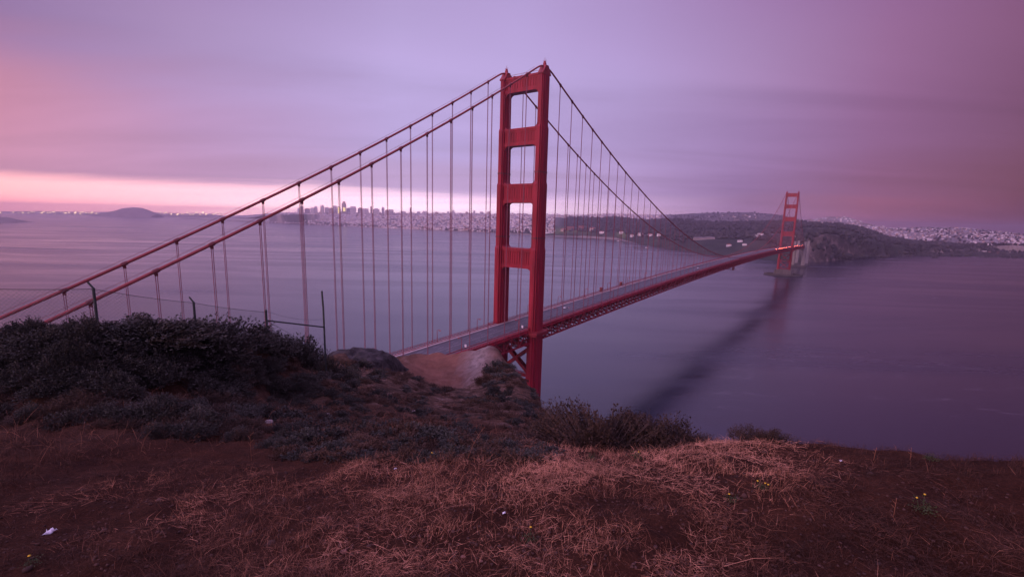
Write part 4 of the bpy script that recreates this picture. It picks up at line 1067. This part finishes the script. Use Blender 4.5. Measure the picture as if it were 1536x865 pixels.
M['twig_pale'] = mat('pale_twigs', (0.15, 0.088, 0.062), 0.9, 0.3, 3)

PROTO = {}
def proto(key, leafm, twigm, **kw):
    v, f, tv_, tf_ = shrub_np(**kw)
    PROTO[key] = (v, f, tv_, tf_, mesh_np('foliage', v, [f], leafm), mesh_np('stem', tv_, [tf_], twigm), leafm, twigm)
for k in range(3):
    proto(('dark', k), M['leaf_dark'], M['twig'], seed=11 + k, shoots=900, leaves=14, up=.6, leaf=.036, flat=.78)
    proto(('brown', k), M['leaf_brown'], M['twig'], seed=31 + k, shoots=1100, leaves=14, up=1.5, leaf=.026, flat=.66)
def shrub(key, u, v, size, label, group=None, rz=None, zs=1.0, sink=.05):
    z = float(H(np.array([u]), np.array([v]))[0]) - sink
    root = empty('shrub', (u, v, z), RNG.uniform(0, 6.28) if rz is None else rz); root.scale = (size, size, size * zs)
    link('foliage', PROTO[key][4], root); link('stem', PROTO[key][5], root)
    return tag(root, label, 'shrub', group)

def px_uv(px, py, vlo, vhi):
    """ground point seen at a picture position (march along the ray)"""
    d = ray(px, py); v = np.exp(np.linspace(math.log(vlo), math.log(vhi), 900)); z = EYE + d[2] * v; h = H(d[0] * v, v)
    hit = np.nonzero(z < h)[0]
    if len(hit) == 0: return None
    v_ = v[hit[0]]; return d[0] * v_, v_

def shrub_top(key, px, py_top, v, width_px, label, group=None, zs=1.0):
    d = ray(px, py_top); u = d[0] * v; z = float(H(np.array([u]), np.array([v]))[0]); top = EYE + d[2] * v
    size = width_px / F_PX * v / 2.0; hgt = {'dark': .92, 'brown': .85}[key[0]] * size
    return shrub(key, u, v, size, label, group, zs=max(.35, (top - z) / hgt))
G1 = 'dark shrubs along the left hill crest'
shrub_top(('dark', 0), 70, 486, 9.6, 120, 'low dark shrub at the far left under the two slanting cables', G1)
shrub_top(('dark', 1), 205, 468, 10.6, 210, 'big dark spiky shrub on the left hill crest by the bent fence post', G1)
shrub_top(('dark', 2), 300, 470, 11.4, 170, 'rounded dark shrub on the left hill crest beside the second fence post', G1)
shrub_top(('dark', 0), 392, 487, 14.2, 110, 'small dark shrub at the foot of the short fence post before the tall pole', G1)
shrub_top(('dark', 1), 440, 500, 15.6, 100, 'grey green shrub on the slope just left of the tall thin pole', G1)
shrub_top(('dark', 2), 480, 524, 18.0, 80, 'last dark shrub at the foot of the tall thin pole', G1)
shrub_top(('brown', 0), 905, 597, 6.4, 225, 'tallest brown upright shrub in the clump at the grass edge before the water', 'brown shrubs at the grass edge')
shrub_top(('brown', 1), 985, 610, 6.4, 200, 'lower brown shrub at the right end of the clump before the water', 'brown shrubs at the grass edge')
shrub_top(('brown', 2), 845, 618, 6.9, 160, 'brown shrub at the left end of the clump, under the cliff edge', 'brown shrubs at the grass edge')
shrub_top(('brown', 2), 1046, 644, 6.3, 80, 'small brown shrub trailing off the right of the clump', 'brown shrubs at the grass edge')
shrub_top(('brown', 1), 1156, 634, 5.75, 96, 'small lone brown shrub at the grass edge right of the main clump', 'brown shrubs at the grass edge')

# hillside scrub: a continuous cover nobody could count
def scrub(name, items, label, leafm, twigm):
    V = []; F = []; TV = []; TF = []; nb = 0; tb = 0
    for key, u, v, size, zs in items:
        pv, pf, ptv, ptf = PROTO[key][:4]; z = float(H(np.array([u]), np.array([v]))[0]) - .06 * size; a = RNG.uniform(0, 6.28); ca, sa = math.cos(a), math.sin(a)
        rm = np.array([[ca, -sa, 0], [sa, ca, 0], [0, 0, zs]]) * size; off = np.array([u, v, z])
        V.append(pv @ rm.T + off); F.append(pf + nb); nb += len(pv)
        TV.append(ptv @ rm.T + off); TF.append(ptf + tb); tb += len(ptv)
    V = np.concatenate(V + TV); F1 = np.concatenate(F); F2 = np.concatenate(TF) + nb
    me = mesh_np(name, V, [F1, F2], [leafm, twigm], np.concatenate([np.zeros(len(F1)), np.ones(len(F2))]))
    o = link(name, me); tag(o, label, 'scrub', kind='stuff'); return o
for k in range(2):
    proto(('sagem', k), M['leaf_dry'], M['twig'], seed=81 + k, shoots=420, leaves=9, up=1.1, leaf=.034, flat=.7)
    proto(('far', k), M['leaf_dark'], M['twig'], seed=51 + k, shoots=150, leaves=9, up=.4, leaf=.085, flat=.7)
    proto(('sage', k), M['leaf_grey'], M['twig_pale'], seed=61 + k, shoots=150, leaves=9, up=.7, leaf=.07, flat=.6)
    proto(('mid', k), M['leaf_dark'], M['twig'], seed=71 + k, shoots=480, leaves=12, up=.55, leaf=.045, flat=.8)
def region(n, pxa, pxb, ya, yb, vlo, vhi, test=None):
    out = []
    for _ in range(n):
        px = RNG.uniform(pxa, pxb); py = RNG.uniform(ya, yb)
        if test and not test(px, py): continue
        g = px_uv(px, py, vlo, vhi)
        if g: out.append((*g, px, py))
    return out
left = region(480, -260, 560, 490, 690, 4.8, 40, lambda x, y: y < 632 + 0.10 * max(0, x) and y > 477 + max(0, x - 330) * .42 + max(0, 130 - x) * .22)
items = [(('mid', i % 2), u, v, (.036 + .026 * RNG.random()) * v * (1 if px < 330 else max(.42, 1 - (px - 330) / 260)), RNG.uniform(.6, .95)) for i, (u, v, px, py) in enumerate(left)]
items = [it for it in items if fbm(np.array(it[1] * .9), np.array(it[2] * .9 + 3), 3) > -.22 or RNG.random() < .35]
br = [RNG.random() < np.clip((q[3] - 560) / 110, .12, .75) for q in left]
itb = [(('sagem', i % 2), u, v, (.030 + .024 * RNG.random()) * v * (1 if px < 330 else max(.45, 1 - (px - 330) / 260)), RNG.uniform(.6, .95)) for i, (u, v, px, py) in enumerate(left) if br[i]]
items = [it for it in items if not any(abs(it[1] - b[1]) < 1e-9 for b in itb)]
scrub('dry_scrub', itb, 'brown twiggy dry scrub among the dark bushes of the left hillside', M['leaf_dry'], M['twig'])
scrub('hillside_scrub', items, 'dark matted coyote brush covering the left hillside', M['leaf_dark'], M['twig'])
mid = region(760, 420, 835, 540, 692, 5.0, 80, lambda x, y: y > 520 + abs(x - 600) * .1 and float(knoll_mask(*[np.array([q]) for q in (px_uv(x, y, 5, 80) or (0, 0))])[0]) < .25 and float(pale_mask(*[np.array([q]) for q in (px_uv(x, y, 5, 80) or (0, 0))])[0]) < .3)
items = [(('far', i % 2), u, v, (.008 + .019 * RNG.random() ** 1.5) * v * (1.7 if v < 10 else 1), RNG.uniform(.5, .85)) for i, (u, v, px, py) in enumerate(mid) if i % 5 < 2]
scrub('slope_scrub', items, 'dark low scrub dotted over the slope below the knoll', M['leaf_dark'], M['twig'])
items = [(('sage', i % 2), u, v, (.008 + .016 * RNG.random() ** 1.5) * v * (1.9 if v < 10 else 1), RNG.uniform(.6, 1.0)) for i, (u, v, px, py) in enumerate(mid) if i % 5 >= 2]
scrub('sage_scrub', items, 'brown dry scrub between the dark bushes below the knoll', M['leaf_grey'], M['twig_pale'])

# ------------------------------------------------------------------ dry grass and straw
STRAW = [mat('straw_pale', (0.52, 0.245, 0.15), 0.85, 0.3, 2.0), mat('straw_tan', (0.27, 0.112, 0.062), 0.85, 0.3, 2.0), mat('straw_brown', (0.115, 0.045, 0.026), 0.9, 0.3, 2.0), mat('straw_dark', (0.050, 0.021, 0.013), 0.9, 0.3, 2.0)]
def blades(n, thmin, thmax, rmin, rmax, dens, length, lie, width, matf, bend=.35, rg=RNG, tuft=0, tr=.035):
    n0 = n // tuft if tuft else n
    t = rg.uniform(thmin, thmax, n0); r = np.exp(rg.uniform(math.log(rmin), math.log(rmax), n0)); u = np.sin(t) * r; v = np.cos(t) * r
    ok = dens(u, v) > rg.random(n0); u = u[ok]; v = v[ok]
    if tuft:
        u = np.repeat(u, tuft); v = np.repeat(v, tuft); u = u + rg.normal(0, tr, len(u)); v = v + rg.normal(0, tr, len(v))
    n = len(u)
    z = H(u, v); a = rg.uniform(0, 2 * np.pi, n); L_ = rg.uniform(*length, n) * (0.7 + .6 * rg.random(n)); tilt = rg.uniform(*lie, n)
    dh = np.stack([np.cos(a), np.sin(a), np.zeros(n)], -1); up = np.array([0, 0, 1.0]); sd = np.stack([-np.sin(a), np.cos(a), np.zeros(n)], -1)
    # follow the ground slope for lying straw
    e = .05; gx = (H(u + e, v) - z) / e; gy = (H(u, v + e) - z) / e; sl = dh[:, 0] * gx + dh[:, 1] * gy
    d1 = dh * np.cos(tilt)[:, None] + up * (np.sin(tilt) + np.cos(tilt) * sl * (tilt < .5))[:, None]
    d2 = d1 + dh * bend * rg.random((n, 1)) - up * bend * rg.random((n, 1)) * np.sin(tilt)[:, None] + sd * rg.normal(0, .25, (n, 1))
    w = rg.uniform(*width, n)[:, None] * (0.6 + .12 * np.hypot(u, v))[:, None]
    b = np.stack([u, v, z + .006 + .03 * rg.random(n) * (tilt < .5)], -1); m1 = b + d1 * (L_ * .5)[:, None]; tp_ = m1 + d2 * (L_ * .5)[:, None]
    wd = sd * .8 + up * .5 * rg.choice([-1, 1], (n, 1))
    V = np.stack([b - wd * w, b + wd * w, m1 + wd * w * .8, m1 - wd * w * .8, tp_], 1).reshape(-1, 3)
    i5 = (np.arange(n) * 5)[:, None]
    return V, i5 + np.array([0, 1, 2, 3]), i5 + np.array([3, 2, 4]), matf(u, v, n)
def patch(u, v): return fbm(u * .8 + 4, v * .8, 3)
def painted_lit(u, v):   # painted light: straw paler right of centre, lens vignette darkening left, right and near
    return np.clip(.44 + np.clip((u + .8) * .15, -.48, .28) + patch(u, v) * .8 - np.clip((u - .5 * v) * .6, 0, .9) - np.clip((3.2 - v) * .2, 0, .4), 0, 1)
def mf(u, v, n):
    k = painted_lit(u, v) + RNG.normal(0, .22, n)
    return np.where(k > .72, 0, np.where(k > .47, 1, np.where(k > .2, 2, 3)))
def edge_ok(u, v): return np.where((v < 7.4) & (H0(u, v) > -5.6), np.where((u < .35) & (v > 5.5 + np.clip(-u - 2.5, 0, 3) * .35 + .5 * patch(u, v)), .10, 1.0), 0.0)
SETS = []
def clump(u, v): return np.clip(.42 + 2.4 * (fbm(u * 1.7 + 4, v * 1.7, 3) + .35 * patch(u, v)), .02, 1)
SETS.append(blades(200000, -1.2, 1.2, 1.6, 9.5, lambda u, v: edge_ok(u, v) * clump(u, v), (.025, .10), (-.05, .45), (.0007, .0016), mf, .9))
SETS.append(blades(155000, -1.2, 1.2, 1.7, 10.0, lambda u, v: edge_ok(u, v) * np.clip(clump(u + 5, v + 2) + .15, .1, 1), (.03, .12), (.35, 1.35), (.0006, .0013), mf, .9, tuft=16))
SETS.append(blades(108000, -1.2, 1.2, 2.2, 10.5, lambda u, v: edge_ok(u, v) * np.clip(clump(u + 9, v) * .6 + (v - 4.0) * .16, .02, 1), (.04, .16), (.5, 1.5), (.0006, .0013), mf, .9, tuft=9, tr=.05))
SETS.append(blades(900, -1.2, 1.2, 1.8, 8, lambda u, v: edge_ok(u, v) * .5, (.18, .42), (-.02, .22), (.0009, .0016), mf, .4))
def join(SETS):
    V = []; Q4 = []; T3 = []; MQ = []; MT = []; nb = 0
    for v, q, t, m in SETS: V.append(v); Q4.append(q + nb); T3.append(t + nb); MQ.append(m); MT.append(m); nb += len(v)
    return np.concatenate(V), np.concatenate(Q4), np.concatenate(T3), np.concatenate(MQ + MT)
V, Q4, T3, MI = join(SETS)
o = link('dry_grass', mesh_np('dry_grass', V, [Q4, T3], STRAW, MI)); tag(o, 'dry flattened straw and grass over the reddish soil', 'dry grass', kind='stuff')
# coarse grass on the middle slope and hill
S2 = [blades(70000, -.95, .25, 7.5, 75, lambda u, v: np.clip(.35 + .9 * fbm(u * .3, v * .3, 3), .05, .8) * (1 - knoll_mask(u, v)) * (1 - .8 * pale_mask(u, v)) * (H0(u, v) > -34), (.10, .32), (.4, 1.4), (.0008, .0015), lambda u, v, n: RNG.choice([1, 2, 2, 3, 3], n), .8)]
V, Q4, T3, MI = join(S2)
o = link('slope_grass', mesh_np('slope_grass', V, [Q4, T3], STRAW, MI)); tag(o, 'thin brown grass on the slope between the viewpoint and the knoll', 'dry grass', kind='stuff')

# soil clods and pebbles
n = 5200; t = RNG.uniform(-.95, .95, n); r = np.exp(RNG.uniform(math.log(1.8), math.log(6), n)); u = np.sin(t) * r; v = np.cos(t) * r
sz = RNG.uniform(.004, .016, n) * (1 + 1.2 * (RNG.random(n) > .97)); zc = H(u, v) + sz * .2
cv_ = np.stack([u, v, zc], -1)[:, None] + ico[None] * RNG.uniform(.6, 1.3, (n, 12, 1)) * (sz[:, None] * np.array([1, 1, .7]))[:, None]
cf_ = (icof[None] + (np.arange(n) * 12)[:, None, None]).reshape(-1, 3)
M['clod'] = mat('soil_clods', (0.07, 0.035, 0.027), 0.95, 0.5, 4.0)
o = link('soil_clods', mesh_np('soil_clods', cv_.reshape(-1, 3), [cf_], M['clod'])); tag(o, 'small clods and pebbles on the bare reddish soil', 'soil clods', kind='stuff')

# ------------------------------------------------------------------ rock hump, pale stones, litter, flowers
M['hump'] = mat('dark_hump_rock', (0.040, 0.033, 0.034), 0.95, 0.6, 0.9, 0.5, 1.6, detail=8)
def hump():
    L0 = at(446, 546, 47); R0 = at(584, 546, 47); n = 60; vs = []; T = np.linspace(0, 1, n)
    prof = np.interp(T, [0, .15, .4, .6, .82, .92, 1], [0, .40, .92, 1.0, .86, .62, 0])
    zt = at(540, 526.5, 47)[2]; zb = min(L0[2], R0[2]) - 2.0
    K = np.linspace(-1, 1, 25)
    for k in K:
        for i in range(n):
            p = L0 + (R0 - L0) * T[i]; cs = max(0, 1 - abs(k) ** 3.0)
            z = zb + (zt - zb) * prof[i] ** .6 * cs + .45 * float(fbm(np.array(T[i] * 14), np.array(k * 4.0), 5)) * cs
            vs.append((p[0] + k * 1.0, p[1] + k * 5.5, z))
    i2, j2 = np.meshgrid(np.arange(24), np.arange(n - 1), indexing='ij'); a = (i2 * n + j2).ravel()
    o = link('rock_hump', mesh_np('rock_hump', np.array(vs), [np.stack([a, a + 1, a + n + 1, a + n], -1)], M['hump'], smooth=True))
    tag(o, 'low dark grey hump of rock behind the tall pole, left of the bare dirt knoll', 'rock')
hump()
M['stone'] = mat('pale_stone', (0.24, 0.20, 0.195), 0.9, 0.25, 4)
def stone(px, py, size, lab, m='stone', vr=(1.6, 80), sq=.6, seed=1):
    g = px_uv(px, py, *vr)
    if not g: return
    me = blob(size, sq, seed, 2); me.materials.append(M[m]); z = float(H(np.array([g[0]]), np.array([g[1]]))[0])
    o = link('stone', me, None, (g[0], g[1], z + size * sq * .35), seed); tag(o, lab, 'stone', 'pale stones in the scrub')
for i, (px, py, k, lab) in enumerate(((492, 622, .006, 'pale stone in the scrub on the lower left slope'), (404, 634, .010, 'larger pale stone at the foot of the dark left hillside'), (412, 541, .009, 'pale stones showing below the short fence post'), (541, 568, .006, 'small white stone on the slope below the dark rock hump'), (621, 617, .005, 'tiny white stone in the middle of the slope'), (512, 566, .006, 'pale stone left of the small white one below the hump'))):
    g = px_uv(px, py, 6, 80)
    if g: stone(px, py, k * g[1], lab, vr=(6, 80), seed=i + 2)
M['brownstone'] = mat('brown_stone', (0.22, 0.11, 0.085), 0.9, 0.3, 5)
for i, (px, py, s_, lab) in enumerate(((695, 835, .022, 'small round brown stone on the bare soil at the bottom centre'), (515, 828, .030, 'flat reddish stone on the soil at the bottom left of centre'), (722, 842, .014, 'tiny brown pebble right of the round brown stone'))):
    g = px_uv(px, py, 1.2, 9); 
    if g:
        me = blob(s_, .55, i + 20, 2); me.materials.append(M['brownstone']); z = float(H(np.array([g[0]]), np.array([g[1]]))[0]); o = link('stone', me, None, (g[0], g[1], z + .006)); tag(o, lab, 'stone', 'stones on the bare soil')
M['paper'] = mat('white_paper', (0.80, 0.78, 0.84), 0.8, 0.05, 8)
def litter(px, py, s_, lab, nm='paper_scrap', cat='litter'):
    g = px_uv(px, py, 1.2, 9)
    if not g: return
    z = float(H(np.array([g[0]]), np.array([g[1]]))[0]); n = 7; vs = []; rg = np.random.default_rng(int(px))
    for j in range(n):
        for i in range(n):
            x, y = (i / (n - 1) - .5), (j / (n - 1) - .5)
            vs.append((x * s_ * 1.3 + y * s_ * .4, y * s_, s_ * (.30 + .35 * math.sin(x * 4 + 1) * math.cos(y * 3) + .14 * rg.normal())))
    vs = np.array(vs); i2, j2 = np.meshgrid(np.arange(n - 1), np.arange(n - 1)); a = (j2 * n + i2).ravel()
    o = link(nm, mesh_np(nm, vs, [np.stack([a, a + 1, a + n + 1, a + n], -1)], M['paper']), None, (g[0], g[1], z), .4)
    md = o.modifiers.new('thickness', 'SOLIDIFY'); md.thickness = .002; tag(o, lab, cat)
litter(74, 800, .055, 'crumpled white paper scrap on the dark grass at the lower left')
litter(756, 769, .022, 'tiny white scrap in the straw at the bottom centre')
litter(593, 703, .025, 'tiny white scrap in the dark grass left of centre')
litter(1261, 691, .022, 'tiny white scrap near the grass edge at the right')

M['petal'] = mat('yellow_petals', (0.75, 0.48, 0.03), 0.6, 0.1, 5); M['weed'] = mat('green_weed_leaves', (0.05, 0.065, 0.025), 0.7, 0.3, 5)
def weed(px, py, size, flowers, lab, seed):
    g = px_uv(px, py, 1.5, 10)
    if not g: return
    rg = np.random.default_rng(seed); u, v = g; z = float(H(np.array([u]), np.array([v]))[0])
    root = empty('flowering_weed' if flowers else 'green_weed', (u, v, z))
    size *= .75; N = 150; c = rg.normal(0, .45, (N, 3)) * size; c[:, 2] = np.abs(c[:, 2]) * .8 + .01; dd = rg.normal(0, 1, (N, 3)) + [0, 0, .5]; dd /= np.linalg.norm(dd, axis=1, keepdims=True); sd = np.cross(dd, rg.normal(0, 1, (N, 3))); sd /= np.linalg.norm(sd, axis=1, keepdims=True); l = size * .22; w = l * .25
    V = np.stack([c, c + dd * l * .5 - sd * w, c + dd * l, c + dd * l * .5 + sd * w], 1).reshape(-1, 3)
    link('leaves', mesh_np('leaves', V, [np.arange(N * 4).reshape(-1, 4)], M['weed']), root)
    for q in range(flowers):
        x, y = rg.normal(0, .45 * size, 2); h = size * rg.uniform(.9, 1.5); m = MB(); m.tube([(x * .4, y * .4, 0), (x * .8, y * .8, h * .6), (x, y, h)], .002, 4); m.build('stalk', M['weed'], root)
        m = MB(); rr_ = .0075
        for k in range(7):
            a_ = 2 * math.pi * k / 7; m.add([(x, y, h), (x + rr_ * math.cos(a_ - .3), y + rr_ * math.sin(a_ - .3), h + .006), (x + rr_ * 1.5 * math.cos(a_), y + rr_ * 1.5 * math.sin(a_), h + .004), (x + rr_ * math.cos(a_ + .3), y + rr_ * math.sin(a_ + .3), h + .006)], [(0, 1, 2, 3)])
        m.lathe([(.004, h), (.007, h + .006), (.003, h + .010)], (x, y, 0), 7); m.build('flower', M['petal'], root)
    tag(root, lab, 'weed', 'small weeds in the straw')
weed(1142, 734, .10, 3, 'small weed with a few yellow flowers in the pale straw right of centre', 1)
weed(1098, 752, .09, 1, 'low green weed with one yellow flower left of the pair of yellow blooms', 2)
weed(955, 688, .13, 1, 'green weed with a yellow flower in front of the brown shrub clump', 3)
weed(650, 690, .11, 2, 'weed with two yellow flowers in the dark grass near the centre', 4)
weed(795, 812, .09, 1, 'low dark green weed on the bare soil at the bottom centre', 5)
weed(1385, 768, .12, 2, 'dark green weed in the shaded straw at the right', 6)
weed(1396, 690, .10, 0, 'upright green weed on the grass edge against the water at the right', 7)
weed(888, 690, .10, 0, 'small green weed at the foot of the tallest brown shrub', 8)
weed(50, 847, .07, 1, 'weed with one yellow flower in the bottom left corner', 9)
# a few tall dead stalks
def stalk(px, py, hgt, lean, lab):
    g = px_uv(px, py, 2, 14)
    if not g: return
    z = float(H(np.array([g[0]]), np.array([g[1]]))[0]); m = MB(); m.tube([(0, 0, -.02), (lean * .4 * hgt, 0, hgt * .5), (lean * hgt, 0, hgt)], .0024, 5, taper=[1, .8, .4])
    for k in range(4): f = .5 + .12 * k; m.tube([(lean * hgt * f, 0, hgt * f), (lean * hgt * f + (.1 if k % 2 else -.1) * hgt, .02, hgt * f + .12 * hgt)], .0015, 4)
    o = m.build('dead_stalk', STRAW[1], None, (g[0], g[1], z)); tag(o, lab, 'dead stalk', 'tall dead stalks')
stalk(700, 690, .42, .45, 'tall leaning dead stalk in the centre against the slope')
stalk(377, 690, .42, .02, 'bare upright dead stalk at the foot of the dark left hillside')
stalk(1340, 775, .16, 0, 'short dark dead stalk in the straw at the right')
stalk(1310, 690, .14, .1, 'thin dead stalk on the grass edge right of the lone shrub')
stalk(1365, 690, .14, -.05, 'thin dead stalk on the grass edge at the far right')

# ------------------------------------------------------------------ fence and pole on the left hill
FP = [np.array([-10.9, 8.6]), np.array([-7.62, 11.2]), np.array([-7.0, 13.0]), np.array([-6.55, 14.8]), np.array([-5.72, 16.6])]
def top_z(px, py, v): return EYE + ray(px, py)[2] * v
tops = [top_z(-80, 428, 8.6), top_z(143, 431, 11.2), top_z(290, 452, 13.0), top_z(398, 466, 14.8), top_z(484, 437, 16.6)]
for i, px in ((1, 142), (2, 290), (3, 398), (4, 485)):
    FP[i][0] = ray(px, 450)[0] * FP[i][1]
fence = empty('chain_link_fence', (FP[1][0], FP[1][1], 0)); tag(fence, 'chain link fence with dark steel posts along the left hill crest', 'fence')
off = np.array([FP[1][0], FP[1][1]])
for i in range(4):
    p = FP[i] - off; zg = float(H(np.array([FP[i][0]]), np.array([FP[i][1]]))[0]); m = MB()
    m.tube([(p[0], p[1], zg - .3), (p[0], p[1], tops[i])], .032, 7)
    if i < 3: m.tube([(p[0], p[1], tops[i] - .01), (p[0] - .09, p[1] - .03, tops[i] + .14)], .022, 6)
    else: m.lathe([(.04, tops[i]), (.04, tops[i] + .03), (.01, tops[i] + .06)], (p[0], p[1], 0), 7)
    m.build('fence_post', M['post'], fence)
for i in range(3):
    a_, b_ = FP[i] - off, FP[i + 1] - off; Lw = float(np.linalg.norm(b_ - a_)); hgt = 2.1; zt0, zt1 = tops[i] - .03, tops[i + 1] - .03
    def pt(x, h): f = x / Lw; sag = .03 * 4 * f * (1 - f); q = a_ + (b_ - a_) * f; return (q[0], q[1], zt0 + (zt1 - zt0) * f - sag - (hgt - h))
    m = MB(); pitch = .085; k = -hgt
    while k < Lw:
        for sgn in (1, -1):
            x0, x1 = k, k + hgt; pts = []
            lo = max(0, -k); hi = min(hgt, Lw - k)
            if hi > lo:
                hs = np.linspace(lo, hi, 5); pts = [pt(k + h, h if sgn > 0 else hgt - h) for h in hs]
                m.tube(pts, .0032, 3)
        k += pitch
    m.build('wire_mesh', M['galv'], fence)
    m = MB(); m.tube([pt(Lw * f, hgt) for f in np.linspace(0, 1, 9)], .006, 5); m.build('top_wire', M['post'], fence)
a_, b_ = FP[3] - off, FP[4] - off
m = MB(); zr = top_z(400, 480, 14.8); zr2 = top_z(484, 490, 16.6); m.tube([(a_[0], a_[1], zr), (b_[0], b_[1], zr2)], .026, 6); m.build('rail', M['post'], fence)
m = MB(); m.tube([(a_[0] * (1 - f) + b_[0] * f, a_[1] * (1 - f) + b_[1] * f, tops[3] * (1 - f) + top_z(484, 478, 16.6) * f - .12 * f * (1 - f) * 4) for f in np.linspace(0, 1, 9)], .004, 4)
m.tube([(a_[0] * (1 - f) + b_[0] * f, a_[1] * (1 - f) + b_[1] * f, zr * (1 - f) + top_z(484, 530, 16.6) * f) for f in np.linspace(0, .8, 5)], .006, 4); m.build('loose_wire', M['post'], fence)
zg = float(H(np.array([FP[4][0]]), np.array([FP[4][1]]))[0])
m = MB(); m.tube([(0, 0, zg - .4 - tops[4]), (-.015, 0, -.6), (-.04, 0, 0)], .034, 8); m.lathe([(.036, 0), (.036, .02), (.012, .035)], (-.04, 0, 0), 8)
o = m.build('metal_pole', M['post'], None, (FP[4][0], FP[4][1], tops[4])); tag(o, 'tall thin dark metal pole at the right end of the fence', 'pole')

# ------------------------------------------------------------------ haze: one closed box of even, pale air
HAZE = 8.5e-5
def haze():
    m = bpy.data.materials.new('haze_air'); m.use_nodes = True; t = m.node_tree; t.nodes.clear()
    o = t.nodes.new('ShaderNodeOutputMaterial'); v = t.nodes.new('ShaderNodeVolumePrincipled')
    v.inputs['Color'].default_value = (0.90, 0.79, 0.97, 1); v.inputs['Density'].default_value = HAZE; v.inputs['Anisotropy'].default_value = 0.62
    t.links.new(v.outputs[0], o.inputs['Volume'])
    mb = MB(); x = 15600; mb.box((0, 6800, 130), (2 * x, 17600, 290)); ob = mb.build('haze', m); tag(ob, kind='stuff')
haze()
